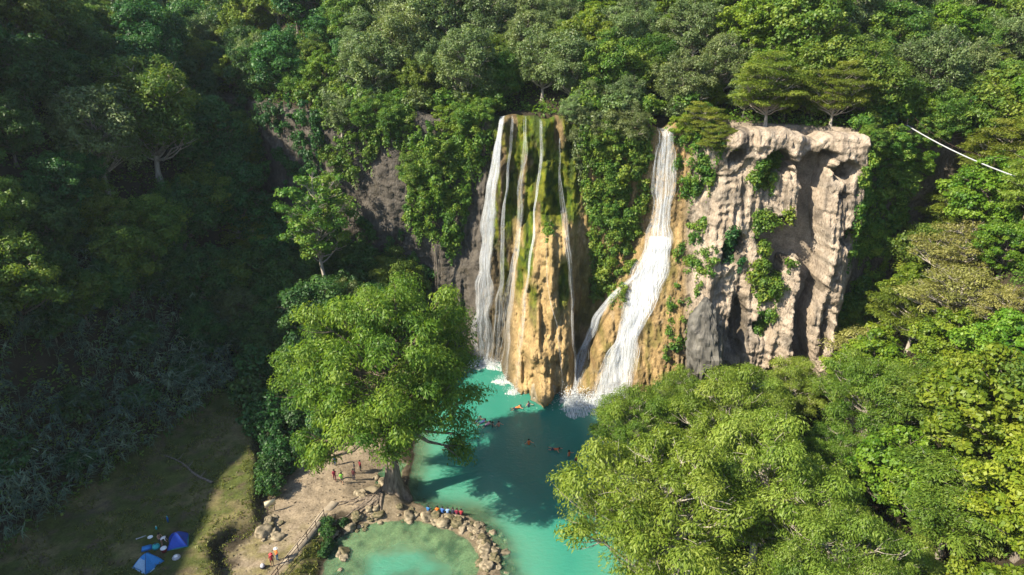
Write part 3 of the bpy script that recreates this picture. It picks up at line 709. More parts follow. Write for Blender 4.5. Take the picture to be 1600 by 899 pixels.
def build_tree(seed, h, R, zc, Hz, ncl, rc, flat, nleaf, L, W, style='round', tr=0.3, shell=0.45, flat_bottom=-0.45, layers=None, mind=0.28,
               extra=None, twigs=0, sub=7, bend=0.06, rcvar=(0.7, 1.25), zmin=0.3):
    """trunk mesh with limbs, crown mesh of leaves; h = total height, zc = crown centre height"""
    r = np.random.default_rng(seed)
    cl = clumps_in(r, ncl, R - rc * 0.7, Hz - rc * 0.5 * flat, flat_bottom, shell, mind, layers)
    cl = cl + np.array([0, 0, zc])
    if extra is not None: cl = np.concatenate([cl, np.asarray(extra, float)])
    s = Soup()
    top = zc + Hz * 0.45
    n = 9; t = np.linspace(0, 1, n)
    wob = np.cumsum(r.normal(0, bend, (n, 2)), 0) * h * 0.10; wob -= wob[0]
    P = np.stack([wob[:, 0], wob[:, 1], t * top - 0.4 * (1 - t)], 1)
    rad = tr * (1 - 0.82 * t) + tr * 0.7 * np.exp(-t * 14)
    V, F = tube(P, rad, 9); s.add(V, F)
    for c in cl:
        hd = math.hypot(c[0], c[1])
        z0 = np.clip(c[2] - 0.55 * hd - 0.1 * Hz, zmin * zc, top * 0.96); k = z0 / top
        a = np.array([np.interp(k, t, P[:, 0]), np.interp(k, t, P[:, 1]), z0])
        r0 = max(0.035, tr * (0.5 - 0.32 * k)); limb_p = limb(s, a, c, r0, 0.02 + 0.012 * h / 10, r)
        for _ in range(2 + twigs):
            e = c + unit(r.normal(size=3) + np.array([0, 0, 0.15])) * rc * np.array([1, 1, max(flat, 0.4)]) * r.uniform(0.6, 1.1)
            limb(s, limb_p[3], e, r0 * 0.35 + 0.012, 0.012, r, 4, 0.05, 4)
    tm = s.mesh('trunk', True)
    q = Soup()
    for c in cl:
        k = rc * r.uniform(*rcvar)
        V, F, a = clump_leaves(r, c, k, flat, max(20, int(nleaf * (k / rc) ** 2)), L, W, style, sub); q.add(V, F, a)
    return tm, q.mesh('crown')

KINDS = {}
def kind(key, leaf, bark, **kw):
    KINDS.setdefault(key, []).append((build_tree(**kw), leaf, bark, kw['h'], kw['R']))
# round broadleaf, three shapes; all about 11 m tall before scaling
for i in range(4):
    kind('broad', 'leaf_mid', 'bark', seed=100 + i, h=14, R=6.0 + 0.7 * (i % 2), zc=7.6, Hz=6.0, ncl=80, rc=1.65, flat=0.75, nleaf=320, L=0.37, W=0.25, flat_bottom=-0.75, mind=0.24, rcvar=(0.5, 1.5))
for i in range(3):
    kind('deep', 'leaf_deep', 'bark', seed=120 + i, h=14, R=6.2, zc=7.0, Hz=6.2, ncl=80, rc=1.7, flat=0.8, nleaf=310, L=0.38, W=0.26, flat_bottom=-0.75, mind=0.24, rcvar=(0.5, 1.5))
for i in range(3):
    kind('olive', 'leaf_olive', 'bark_pale', seed=140 + i, h=14, R=6.2, zc=7.8, Hz=5.9, flat_bottom=-0.7, ncl=84, rc=1.5, flat=0.8, nleaf=330, L=0.31, W=0.20, twigs=1, mind=0.23, rcvar=(0.5, 1.5))
for i in range(3):
    kind('yellow', 'leaf_yellow', 'bark', seed=160 + i, h=13, R=6.0, zc=6.8, Hz=5.6, flat_bottom=-0.75, ncl=92, rc=1.3, flat=0.6, nleaf=280, L=0.40, W=0.25, mind=0.22, rcvar=(0.55, 1.5))
for i in range(3):
    kind('feather', 'leaf_feather', 'bark_pale', seed=180 + i, h=12, R=6.6, zc=7.4, Hz=4.4, ncl=76, rc=1.8, flat=0.24, nleaf=330, L=0.38, W=0.13, rcvar=(0.6, 1.5), style='spread', layers=3, flat_bottom=-0.7, twigs=1)
for i in range(2):
    kind('dry', 'leaf_dry', 'bark_pale', seed=200 + i, h=10, R=6.0, zc=6.6, Hz=3.6, ncl=64, rc=1.6, flat=0.35, nleaf=190, L=0.34, W=0.14, style='spread', flat_bottom=-0.6, twigs=4)
kind('airy', 'leaf_vine', 'bark_pale', seed=215, h=27, R=6.4, zc=18.5, Hz=8.0, ncl=58, rc=1.7, flat=0.6, nleaf=260, L=0.40, W=0.27, tr=0.42, flat_bottom=-0.85, shell=0.3, mind=0.26, twigs=3, zmin=0.5, rcvar=(0.5, 1.4))
for i in range(2):
    kind('bush', 'leaf_mid', 'bark', seed=220 + i, h=4, R=2.4, zc=2.0, Hz=1.9, ncl=20, rc=0.95, flat=0.8, nleaf=150, L=0.34, W=0.23, tr=0.12, mind=0.35)

def place_tree(key, x, y, label, group=None, scale=1.0, name=None, leaf=None, variant=None, z=None, rz=None, zs=1.0, cat='tree'):
    vs_ = KINDS[key]; i = rng.integers(len(vs_)) if variant is None else variant % len(vs_)
    (tm, cm), lf, bk, h, R = vs_[i]
    lf = leaf or lf
    names = {'broad': 'broadleaf_tree', 'deep': 'dark_tree', 'olive': 'olive_green_tree', 'yellow': 'yellow_green_tree', 'feather': 'acacia_tree', 'dry': 'dry_tree', 'airy': 'broadleaf_tree', 'bush': 'bush',
             'cypress': 'cypress_tree', 'cypress_small': 'cypress_tree'}
    zz = float(terrain(np.array([x]), np.array([y]))[0]) if z is None else z
    o = thing(name or names[key], label, cat, (x, y, zz - 0.15), float(rng.uniform(0, 6.28)) if rz is None else rz, group)
    o.scale = (scale, scale, scale * zs)
    obj('trunk', tm, M[bk], o)
    c_ = obj('crown', cm, M[vs_[i][1]], o)
    if lf != vs_[i][1]:
        c_.material_slots[0].link = 'OBJECT'; c_.material_slots[0].material = M[lf]
    return o

# the big cypress on the rocks: own mesh, wide umbrella crown with hanging skirts
EX = [(7.8, 1.0, 10.5), (8.4, 0.2, 8.6), (8.2, -0.5, 7.0), (7.0, 2.0, 12.0), (-9.0, -2.5, 9.4), (-8.2, -3.2, 7.6), (-10.2, 0.5, 13.0), (-11.0, 0.0, 15.5), (-6.8, -4.0, 9.0), (-11.2, 2, 17.5), (9.4, 2, 17.0), (9.6, 0, 14.0)]
bt, bc = build_tree(seed=5, h=28, R=11.4, zc=17.6, Hz=9.6, ncl=118, rc=2.15, flat=0.75, nleaf=640, L=0.42, W=0.15, style='droop', tr=0.95, shell=0.55, flat_bottom=-0.52, mind=0.21,
                    extra=EX, twigs=1, sub=10, bend=0.012, zmin=0.58)
big = thing('cypress_tree', 'huge spreading green cypress with flared grey trunk at the edge of the turquoise pool', 'tree', (-14.3, 67.4, 0.5))
obj('trunk', bt, M['bark_cypress'], big); obj('crown', bc, M['leaf_cypress'], big)
# flared buttressed foot
th = np.linspace(0, 2 * np.pi, 48, endpoint=False); zz = np.linspace(-0.6, 5.0, 16)
TT, ZZ = np.meshgrid(th, zz)
fl_ = np.exp(-np.clip(ZZ, 0, 9) / 1.5)
RR = 0.92 + fl_ * (0.75 + 0.55 * np.abs(np.cos(TT * 3.5 + 0.4)) ** 1.5) + 0.10 * vnoise(TT * 3, ZZ * 1.2, 0, 3) - 0.05 * ZZ
Vb = np.stack([RR * np.cos(TT), RR * np.sin(TT), ZZ], -1).reshape(-1, 3)
Fb = []
for i in range(15):
    for j in range(48): Fb.append([i * 48 + j, i * 48 + (j + 1) % 48, (i + 1) * 48 + (j + 1) % 48, (i + 1) * 48 + j])
obj('buttress', mesh_np('buttress', Vb, np.array(Fb), smooth=True), M['bark_cypress'], big)
rr = np.random.default_rng(77)
for k in range(34):       # surface roots running over the rock shelf
    a = rr.uniform(math.pi * 0.8, math.pi * 1.32) if k < 26 else rr.uniform(0, 6.28)
    ln = rr.uniform(2.0, 6.5) if k < 26 else rr.uniform(1.5, 3.0)
    n = 12; t = np.linspace(0, 1, n); ang = a + np.cumsum(rr.normal(0, 0.16, n))
    px = 1.1 * math.cos(a) + np.cumsum(np.cos(ang)) * ln / n; py = 1.1 * math.sin(a) + np.cumsum(np.sin(ang)) * ln / n
    pz = terrain(px - 14.3, py + 67.4) - 0.5 + 0.08
    land_ = np.argmax(pz < -0.3) if (pz < -0.3).any() else n
    if land_ < 5: continue
    pz = lerp(0.9 + 0 * pz, pz, ss(0, 0.25, t)) + 0.06 * vnoise(t * 9, k, 0, 5)
    V, F = tube(np.stack([px, py, pz], 1)[:land_], np.linspace(rr.uniform(0.16, 0.3), 0.05, n)[:land_], 6); q = Soup(); q.add(V, F)
    obj('root', q.mesh('root', True), M['bark_cypress'], big)

# foreground cypresses on the right bank
for i in range(3):
    kind('cypress', 'leaf_cypress_pale', 'bark_pale', seed=240 + i, h=17, R=8.2, zc=10.6, Hz=6.4, ncl=92, rc=1.75, rcvar=(0.5, 1.4), flat=0.62, nleaf=640, L=0.35, W=0.11, style='droop', tr=0.45, shell=0.4, flat_bottom=-0.6,
         mind=0.22, twigs=3, sub=10)
G = 'cypresses on the near right bank'
def fixed(key, x, y, label, scale, **kw): return place_tree(key, x, y, label, scale=scale, **kw)
place_tree('cypress', 13.6, 50.5, 'pale feathery cypress in the foreground reaching over the outflow of the pool', G, 1.12, variant=0, rz=0.3)
place_tree('cypress', 25.0, 55.0, 'pale yellow-green cypress in the foreground, right of the one over the outflow', G, 1.0, variant=1, rz=1.7)
place_tree('cypress', 25.5, 66.5, 'feathery cypress filling the bank below the tan cliff', G, 0.98, variant=2, rz=4.0)
place_tree('cypress', 15.8, 72.5, 'deeper green cypress leaning out over the swimmers from the right bank', G, 0.72, variant=1, rz=2.6, leaf='leaf_cypress')
place_tree('cypress', 22.0, 78.5, 'green cypress at the foot of the right waterfall', G, 0.66, variant=0, rz=5.0, leaf='leaf_cypress')
place_tree('cypress', 31.5, 77.5, 'pale cypress against the foot of the tan cliff', G, 0.75, variant=2, rz=0.9)
place_tree('cypress', 44.0, 72.0, 'blue-green feathery cypress with a bare lower trunk right of the tan cliff', None, 0.85, variant=0, rz=3.3, leaf='leaf_cypress')
place_tree('cypress', 36.0, 50.0, 'pale drooping cypress at the lower edge beside the small water gap', G, 0.62, variant=1, rz=5.6)
place_tree('cypress', 33.0, 58.5, 'small pale cypress with bare grey twigs beside the water gap', G, 0.58, variant=2, rz=2.2)

place_tree('cypress', 38.5, 82.0, 'pale green cypress under the right corner of the tan cliff', G, 0.62, variant=1, rz=1.2)
place_tree('cypress', 28.0, 46.0, 'pale cypress cut by the lower edge of the picture', G, 0.85, variant=2, rz=3.0)
place_tree('cypress', 38.5, 68.0, 'feathery green cypress left of the small water gap', G, 0.6, variant=0, rz=1.0, leaf='leaf_cypress')
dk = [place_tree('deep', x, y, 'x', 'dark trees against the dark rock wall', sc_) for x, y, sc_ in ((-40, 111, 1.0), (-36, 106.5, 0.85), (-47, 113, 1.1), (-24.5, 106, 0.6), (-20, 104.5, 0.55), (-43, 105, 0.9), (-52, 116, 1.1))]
dk.sort(key=lambda o: o.location.x)
for o_, w_ in zip(dk, ('leftmost', 'second from left', 'third from left', 'fourth from left', 'fifth from left', 'sixth from left', 'rightmost')): o_['label'] = 'dark tree standing against the dark rock wall, ' + w_
for x, y, sc_, kk, lb in ((54.5, 85.5, 0.75, 'yellow', 'yellow-green tree just under the upper end of the white pipe'), (60.5, 84.0, 0.9, 'yellow', 'yellow-green tree behind the lower end of the white pipe'), (52.0, 80.0, 0.8, 'feather', 'feathery tree in the gully right of the tan cliff'),
                          (51.0, 70.0, 0.8, 'yellow', 'yellow-green tree under the straw-coloured trees'), (58.0, 89.5, 0.8, 'broad', 'round green tree above the white pipe'), (64.0, 88.0, 0.9, 'feather', 'flat feathery tree at the right edge above the white pipe'), (51.5, 63.0, 0.9, 'yellow', 'yellow-green tree at the right edge below the straw-coloured trees'),
                          (62.0, 78.0, 0.8, 'feather', 'flat feathery tree at the right edge beside the white pipe')):
    place_tree(kk, x, y, lb, None, sc_)
# single trees that can be told apart
place_tree('olive', -57.0, 109.0, 'large pale sunlit tree standing out of the shaded left forest', None, 1.45, variant=0, leaf='leaf_mid')
place_tree('feather', -44.0, 112.0, 'thin light-green tree with bare lower branches right of the large sunlit tree', None, 0.8, variant=0, leaf='leaf_yellow')
place_tree('airy', -30.5, 103.5, 'tall sunlit tree with a bare trunk standing below the dark rock wall', None, 1.0, variant=0)
place_tree('yellow', -31.0, 118.5, 'bright yellow-green tree with pale forked trunk above the dark rock wall', None, 0.7, variant=1)
place_tree('feather', 28.5, 97.2, 'flat-topped feathery acacia at the left end of the tan cliff top', None, 0.9, variant=1)
place_tree('feather', 35.0, 96.0, 'feathery acacia behind the middle of the tan cliff top', None, 0.85, variant=2)
place_tree('feather', 43.2, 94.0, 'low feathery acacia over the right end of the tan cliff top', None, 0.7, variant=0)
place_tree('dry', 56.5, 80.5, 'half-bare straw-coloured tree crossed by the white pipe', None, 0.95, variant=0, rz=1.0)
place_tree('dry', 53.5, 75.0, 'half-bare straw-coloured tree below the white pipe', None, 0.95, variant=1, rz=2.0)
place_tree('yellow', 43.0, 60.5, 'vivid yellow-green bushy tree right of the small water gap', None, 0.95, variant=0)
place_tree('yellow', 46.5, 49.0, 'vivid yellow-green bushy tree in the lower right corner', None, 1.0, variant=1)
place_tree('yellow', 41.5, 42.5, 'yellow-green bushy tree cut by the lower edge of the picture', None, 0.9, variant=2)
OCC = [(54.5, 85.5, 3), (60.5, 84, 3), (52, 80, 3), (51, 70, 3), (58, 89.5, 3), (64, 88, 3), (51.5, 63, 3), (62, 78, 3), (-40, 111, 3), (-36, 106.5, 3), (-47, 113, 3), (-43, 105, 3), (-52, 116, 3), (-14.3, 67.4, 3), (-57, 109, 5), (-44, 112, 4), (-30.5, 103.5, 5), (-31, 118.5, 4), (28.5, 97.8, 3.5), (35.0, 96.0, 3.5), (43.2, 94.0, 3), (56.5, 80.5, 3.5), (53.5, 75, 3.5), (43, 60.5, 4), (46.5, 49, 4), (41.5, 42.5, 4), (44, 72, 4)]

# ---- the forest: scattered over hills and plateau wherever the camera looks
CP, SP = math.cos(math.radians(22)), math.sin(math.radians(22))
def proj(x, y, z):
    d = y * CP - (z - 55) * SP; u = y * SP + (z - 55) * CP
    return 800 + 1066.7 * x / d, 449.5 - 1066.7 * u / d, d
def in_view(x, y, z, mx=90, my=110):
    a, b, d = proj(x, y, z)
    return (a > -mx) & (a < 1600 + mx) & (b > -my) & (b < 899 + my) & (d > 5)

SIDE = {'broad': 'round green', 'deep': 'dark green', 'olive': 'grey-olive', 'yellow': 'yellow-green', 'feather': 'flat feathery', 'dry': 'half-bare straw-coloured', 'bush': 'low'}
def zone_of(x, y, z):
    b = y - float(yc(x))
    if b > 0:
        depth = 'at the rim' if b < 9 else ('second rank' if b < 18 else ('third rank' if b < 28 else 'high up'))
        w = ('beyond the left slope' if x < -62 else 'behind the left slope' if x < -40 else 'above the dark rock wall' if x < -20 else 'left of the left waterfall' if x < -5 else 'above the left waterfall' if x < 9 else
             'above the right waterfall' if x < 26 else 'behind the tan cliff top' if x < 47 else 'right of the tan cliff' if x < 64 else 'at far upper right')
        return depth + ' ' + w
    if x < -35:
        f = 'low on' if z < 12 else ('halfway up' if z < 24 else 'high on' if z < 36 else 'very high on' if z < 47 else 'topmost on')
        e = 'near camp' if y < 72 else ('behind the cane' if y < 86 else 'past the cane' if y < 100 else 'by the rock wall' if y < 114 else 'beyond the rock wall')
        return f + ' the shaded slope ' + e
    if x > 40:
        f = 'low on' if z < 10 else ('halfway up' if z < 26 else 'high on')
        e = 'at the bottom' if y < 56 else ('below the straw-coloured trees' if y < 72 else 'near the white pipe')
        return f + ' the sunlit right slope ' + e
    return 'on the scree under the dark rock wall'

def mixkey(x, y, z):
    u = rng.random(); b = y - float(yc(x))
    if b > 0:
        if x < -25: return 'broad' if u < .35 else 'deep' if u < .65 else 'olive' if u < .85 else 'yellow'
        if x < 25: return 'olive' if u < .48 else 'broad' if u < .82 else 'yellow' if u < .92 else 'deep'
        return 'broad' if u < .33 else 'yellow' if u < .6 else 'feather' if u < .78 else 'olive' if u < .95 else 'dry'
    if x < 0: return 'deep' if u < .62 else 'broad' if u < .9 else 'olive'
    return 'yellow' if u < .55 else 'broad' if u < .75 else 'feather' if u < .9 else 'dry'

cand = []
for _ in range(40000):
    x = rng.uniform(-115, 112); y = rng.uniform(38, 175)
    cand.append((x, y))
cand = np.array(cand)
cz = terrain(cand[:, 0], cand[:, 1])
b_ = cand[:, 1] - yc(cand[:, 0])
ok = in_view(cand[:, 0], cand[:, 1], cz + 6)
lh = poly_sd(cand[:, 0], cand[:, 1], LHILL); rh = poly_sd(cand[:, 0], cand[:, 1], RHILL)
screeok = (cand[:, 1] > 92) & (cand[:, 0] < -19) & (b_ < -2) & (cz > 1.5)
ok &= ((b_ > 1.6) & (b_ < 62)) | ((lh > np.where(cand[:, 1] < 97, 11.5, 4)) & (b_ < -1)) | ((rh > 1.0) & (b_ < -2)) | screeok
# keep the cliff-top clearings free: stream notches and the bare rim of the tan cliff
ok &= ~((b_ < 6.0) & (b_ > 0) & (np.abs(cand[:, 0] - 22) < 2.2)) & ~((b_ < 4.5) & (b_ > 0) & (cand[:, 0] > -4) & (cand[:, 0] < 8)) & ~((b_ > 0) & (b_ < 5.5) & (cand[:, 0] > 27) & (cand[:, 0] < 47))
cand = cand[ok]; cz = cz[ok]; b_ = b_[ok]
od = np.argsort(np.floor(cand[:, 1] / 25), kind='stable'); cand = cand[od]; cz = cz[od]; b_ = b_[od]
used = list(OCC); npl = 0; forest = []
for (x, y), z, bb in zip(cand, cz, b_):
    if npl >= 420: break
    s = rng.uniform(0.55, 1.2)
    if bb > 0 and bb < 8: s *= 0.78
    rad = 4.0 * s * (1.12 if bb > 25 else 1.0)
    if any((x - a) ** 2 + (y - b) ** 2 < (rad * 0.85 + rr_ * 0.85) ** 2 * 0.72 for a, b, rr_ in used): continue
    used.append((x, y, rad))
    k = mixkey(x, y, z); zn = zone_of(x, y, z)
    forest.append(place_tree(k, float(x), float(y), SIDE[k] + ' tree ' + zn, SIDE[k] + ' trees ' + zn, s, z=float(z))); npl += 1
_on = 'second third fourth fifth sixth seventh eighth ninth tenth eleventh twelfth thirteenth fourteenth fifteenth sixteenth seventeenth eighteenth nineteenth twentieth'.split()
ORD = ['leftmost'] + [w + ' from left' for w in _on] + [t_ + '-' + w + ' from left' for t_ in ('twenty', 'thirty') for w in ['first'] + _on[:8]]
byl = {}
for o in forest: byl.setdefault(o['label'], []).append(o)
for lb, os_ in byl.items():
    if len(os_) < 2: continue
    os_.sort(key=lambda o: proj(o.location.x, o.location.y, o.location.z + 5)[0])
    for i, o in enumerate(os_):
        if i == len(os_) - 1: o['label'] = lb + ', rightmost'
        elif i < len(ORD): o['label'] = lb + ', ' + ORD[i]
print('forest trees', npl)

# ------------------------------------------------------------------ vines and shrubs on the cliff
def vine(name, label, poly, n, thick=1.0, leaf='leaf_vine', L=0.34, W=0.25, seed=1, hang=1.6, group=None, cat='vines', clump=0.55):
    """a curtain of creeper over one stretch of cliff (x,z outline)"""
    r = np.random.default_rng(seed); poly_ = np.array(poly)
    lo, hi = poly_.min(0), poly_.max(0)
    P = r.uniform(lo, hi, (n * 8, 2)); sd = poly_sd(P[:, 0], P[:, 1], poly)
    e = fbm(P[:, 0] * 0.9, P[:, 1] * 0.7, 0, 3, seed)
    P = P[(sd + 0.9 * e > 0) & (fbm(P[:, 0] * 0.5, P[:, 1] * 0.35, 3, 3, seed + 2) > -0.38)][:n]
    so = Soup(); st = Soup()
    m_ = max(6, int(len(P) / 7)); P = P[:m_]
    Y = cliff_y(P[:, 0], P[:, 1])
    sdn = np.clip(poly_sd(P[:, 0], P[:, 1], poly) / 2.0, 0.25, 1)
    bulge = thick * sdn * np.clip(0.55 + 0.7 * fbm(P[:, 0] * 0.45, P[:, 1] * 0.3, 0, 3, seed + 4), 0.1, 1.2)
    for (x, z), y, bg in zip(P, Y, bulge):
        rc = clump * r.uniform(0.7, 2.1) * (0.6 + 0.3 * min(thick, 2))
        c = np.array([x, y - 0.2 - bg, z])
        k = int(95 * (rc / 0.8) ** 2) + 12
        V, F, a_ = clump_leaves(r, c, rc, r.uniform(0.7, 1.5), k, L, W, 'droop' if r.random() < 0.6 else 'round', 6); so.add(V, F, a_)
        if r.random() < 0.5:                                     # a trailing string of leaves below the clump
            k = r.integers(16, 40); t = r.random(k); hl = hang * r.uniform(0.6, 1.9)
            cc = np.stack([x + r.normal(0, 0.16, k), y - 0.25 - bg * 0.8 * (1 - 0.4 * t) + r.normal(0, 0.12, k), z - rc * 0.6 - hl * t], 1)
            V, F = leaves(cc, np.stack([r.normal(-0.15, 0.5, k), r.normal(-0.8, 0.4, k), r.normal(0.5, 0.4, k)], 1), L * r.uniform(0.7, 1.2, k), W * r.uniform(0.7, 1.2, k), np.array([0, -0.2, -1.0]) + 0.5 * r.normal(size=(k, 3)), r=r)
            so.add(V, F, np.clip(a_[0] + r.normal(0, 0.14, k), 0, 1))
    for (x, z), y in list(zip(P, Y))[::3]:
        V, F = tube([[x, y - 0.1, z + 0.8], [x + r.normal(0, 0.2), y - 0.25, z], [x + r.normal(0, 0.3), y - 0.35, z - hang]], [0.05, 0.04, 0.02], 4); st.add(V, F)
    o = thing(name, label, cat, group=group)
    obj('foliage', so.mesh('foliage'), M[leaf], o); obj('stem', st.mesh('stem'), M['bark'], o)['kind'] = 'stuff'
    return o
vine('hanging_vines', 'thick green creeper curtain hanging between the two waterfalls', [(10.3, 40), (19.8, 40.5), (20.0, 30), (19.6, 22), (17.8, 16), (13.5, 12), (12.0, 17), (11.6, 26), (10.2, 32)], 1500, 2.4, seed=301)
vine('hanging_vines', 'sunlit green creepers and shrubs bulging from the rock left of the left waterfall', [(-14.5, 39), (-2.9, 41), (-4.4, 34), (-6.4, 27), (-8.2, 22), (-10.0, 16.5), (-12.5, 20), (-18.5, 24), (-17.0, 31)], 1500, 3.0, seed=302)
vine('hanging_vines', 'olive shrubs hanging over the rim right of the left waterfall', [(8.2, 42), (12.5, 42), (12.2, 34), (9.4, 33)], 220, 1.4, 'leaf_olive', seed=303)
vine('cliff_shrub', 'leafy shrubs and vines filling the large hollow of the tan cliff', [(34.0, 29.4), (38.9, 28.5), (39.2, 25), (38.0, 19), (35.4, 17), (33.8, 22)], 1100, 2.6, seed=304, hang=1.2)
vine('cliff_shrub', 'small green bush growing in the upper hollow of the tan cliff', [(33.6, 36.8), (36.6, 37.8), (37.0, 34.2), (34.2, 32.6), (32.4, 33.2)], 520, 1.7, seed=305, hang=0.8)
vine('cliff_shrub', 'dark plants in the smaller left hollow of the tan cliff', [(30.2, 26.0), (32.6, 26.2), (32.8, 22.0), (30.8, 21)], 280, 1.1, 'leaf_deep', seed=306, hang=0.8)
vine('hanging_vines', 'strip of yellow-green creeper on the left edge of the tan cliff', [(25.6, 27), (28.2, 28), (28.8, 22), (27.4, 14), (26.0, 9), (22.4, 6), (22.6, 12), (24.0, 19)], 380, 1.1, seed=307)
vine('hanging_vines', 'bushy green creeper over the rim between the right waterfall and the tan cliff', [(23.8, 41), (28.4, 41.0), (29.0, 36), (27.2, 31), (25.2, 30), (23.9, 34)], 380, 1.5, seed=308)
vine('cliff_shrub', 'small bush in the lower hollow of the tan cliff', [(35.2, 15.6), (37.2, 15.8), (37.4, 11.8), (35.4, 11.2)], 260, 1.2, seed=309, hang=0.7)
vine('hanging_vines', 'long green creeper on the shaded rock right of the tan cliff', [(47.6, 40.5), (56.0, 40.5), (57, 30), (55, 18), (53.5, 8), (49.0, 7), (48.2, 14), (50.0, 22), (48.4, 30)], 900, 1.8, seed=310)
vine('hanging_vines', 'creepers spilling over the right edge of the tan cliff', [(44.6, 38.5), (47.5, 39.5), (48.2, 30), (47.6, 20), (46.0, 22), (45.6, 31)], 420, 1.2, seed=315)
vine('cliff_shrub', 'small leafy tuft on the brow of the mossy mound', [(4.6, 25.8), (6.6, 25.6), (6.4, 23.6), (4.9, 23.8)], 26, 0.6, seed=311, hang=0.4)
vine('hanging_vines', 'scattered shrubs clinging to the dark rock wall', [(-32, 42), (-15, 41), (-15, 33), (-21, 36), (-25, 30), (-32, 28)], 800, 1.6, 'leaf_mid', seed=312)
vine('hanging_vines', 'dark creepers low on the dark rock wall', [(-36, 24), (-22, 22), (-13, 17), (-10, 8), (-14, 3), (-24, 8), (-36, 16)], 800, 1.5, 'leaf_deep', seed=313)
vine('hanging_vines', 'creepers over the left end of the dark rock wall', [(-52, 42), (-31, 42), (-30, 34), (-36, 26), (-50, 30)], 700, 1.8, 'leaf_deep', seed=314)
rt = Soup(); r_ = np.random.default_rng(5)
for k in range(7):
    x0 = -12.0 + r_.normal(0, 0.5); n = 8; z_ = np.linspace(20, 7 + r_.uniform(0, 3), n)
    V, F = tube(np.stack([x0 + np.cumsum(r_.normal(0, 0.06, n)), 105.4 - 0.5 * r_.random() + np.cumsum(r_.normal(0, 0.05, n)), z_], 1), np.linspace(0.07, 0.03, n), 5); rt.add(V, F)
o = obj('hanging_roots', rt.mesh('hanging_roots'), M['bark']); tag(o, 'bundle of long pale aerial roots hanging left of the left waterfall', 'roots')

# trees rooted on ledges of the cliff, crowns hanging over the rim
CLT = [('yellow', 57.5, 37.5, .5, 'leaf_vine'), ('broad', 60.5, 38.5, .6, None), ('yellow', 56.0, 33.0, .5, None), ('broad', -4.4, 39.6, .34, 'leaf_vine'), ('olive', 9.2, 40.0, .38, None), ('yellow', 46.3, 38.0, .4, 'leaf_vine'), ('feather', 28.2, 37.0, .42, None), ('broad', -13.6, 25.5, .52, 'leaf_vine'), ('broad', -11.4, 30.5, .6, 'leaf_vine'), ('yellow', -8.6, 33.5, .5, 'leaf_vine'), ('broad', -15.5, 29.0, .5, None), ('yellow', -9.5, 37.0, .5, None), ('broad', -6.8, 38.0, .45, 'leaf_vine'),
       ('olive', 10.8, 37.0, .5, None), ('broad', 13.4, 35.0, .55, 'leaf_vine'), ('olive', 16.4, 36.5, .6, None), ('broad', 15.6, 29.0, .5, 'leaf_vine'), ('broad', 13.8, 24.5, .42, 'leaf_vine'), ('yellow', 18.4, 33.0, .4, 'leaf_vine'), ('broad', 17.2, 22.5, .42, 'leaf_vine'),
       ('yellow', 25.0, 37.5, .45, None), ('feather', 26.6, 38.5, .5, None), ('broad', -22.0, 38.0, .5, None), ('olive', -27.5, 37.0, .55, None), ('broad', -18.0, 37.0, .5, None),
       ('yellow', 50.5, 35.0, .6, 'leaf_vine'), ('broad', 53.5, 30.0, .6, 'leaf_vine'), ('broad', 51.0, 22.0, .55, 'leaf_vine'), ('yellow', 49.5, 12.0, .5, 'leaf_vine')]
cl_ = []
for k_, x_, z_, s_2, lf_ in CLT:
    cl_.append(place_tree(k_, x_, float(cliff_y(np.array([x_]), np.array([z_]))[0]) + 0.2, 'x', 'trees clinging to the cliff', s_2, leaf=lf_, z=z_ - 1.0))
for zone, lo, hi in (('left of the left waterfall', -40, -4), ('between the two waterfalls', 9, 20), ('right of the right waterfall', 23, 30), ('by the tan cliff', 45, 62)):
    g_ = sorted([o for o in cl_ if lo < o.location.x < hi], key=lambda o: o.location.x)
    for i, o in enumerate(g_): o['label'] = 'small tree clinging to the cliff ' + zone + ', ' + (ORD[i] if i < len(g_) - 1 else 'rightmost')

# ------------------------------------------------------------------ undergrowth, cane and grass
def scatter_land(n, cond, seed):
    r = np.random.default_rng(seed)
    x = r.uniform(-112, 108, n * 12); y = r.uniform(40, 165, n * 12); z = terrain(x, y)
    k = in_view(x, y, z + 1, 20, 30) & cond(x, y, z)
    return r, x[k][:n], y[k][:n], z[k][:n]
def ug(x, y, z):
    b = y - yc(x); lh = poly_sd(x, y, LHILL); rh = poly_sd(x, y, RHILL)
    s = ((b > 1.5) & (b < 60)) | ((lh > 0.5) & (b < -0.5)) | ((rh > -1.5) & (b < -1)) | ((y > 88) & (x < -18) & (b < -1)) | ((poly_sd(x, y, BANK) > 0.6) & (z > 0.3)) | ((x > 19) & (x < 52) & (y > 80) & (b < -3) & (z > 0.4))
    return s & ~((b > 0) & (b < 2.2) & (x > 28) & (x < 46.5)) & ~((b > 0) & (b < 5) & (np.abs(x - 22) < 1.6))
r, x, y, z = scatter_land(15000, ug, 401)
so = Soup()
for i in range(len(x)):
    k = r.integers(7, 14); h = r.uniform(0.3, 1.9)
    c = np.stack([x[i] + r.normal(0, 0.5, k), y[i] + r.normal(0, 0.5, k), z[i] + h * r.random(k)], 1)
    V, F = leaves(c, r.normal(size=(k, 3)) * 0.6 + np.array([0, -0.1, 0.9]), r.uniform(0.3, 0.6, k), r.uniform(0.2, 0.36, k), r=r)
    so.add(V, F, np.clip(r.normal(0.45, 0.2) + r.normal(0, 0.12, k), 0, 1))
tag(obj('undergrowth', so.mesh('undergrowth'), M['leaf_mid']), 'dense low green undergrowth covering the forest floor', 'undergrowth', kind='stuff')

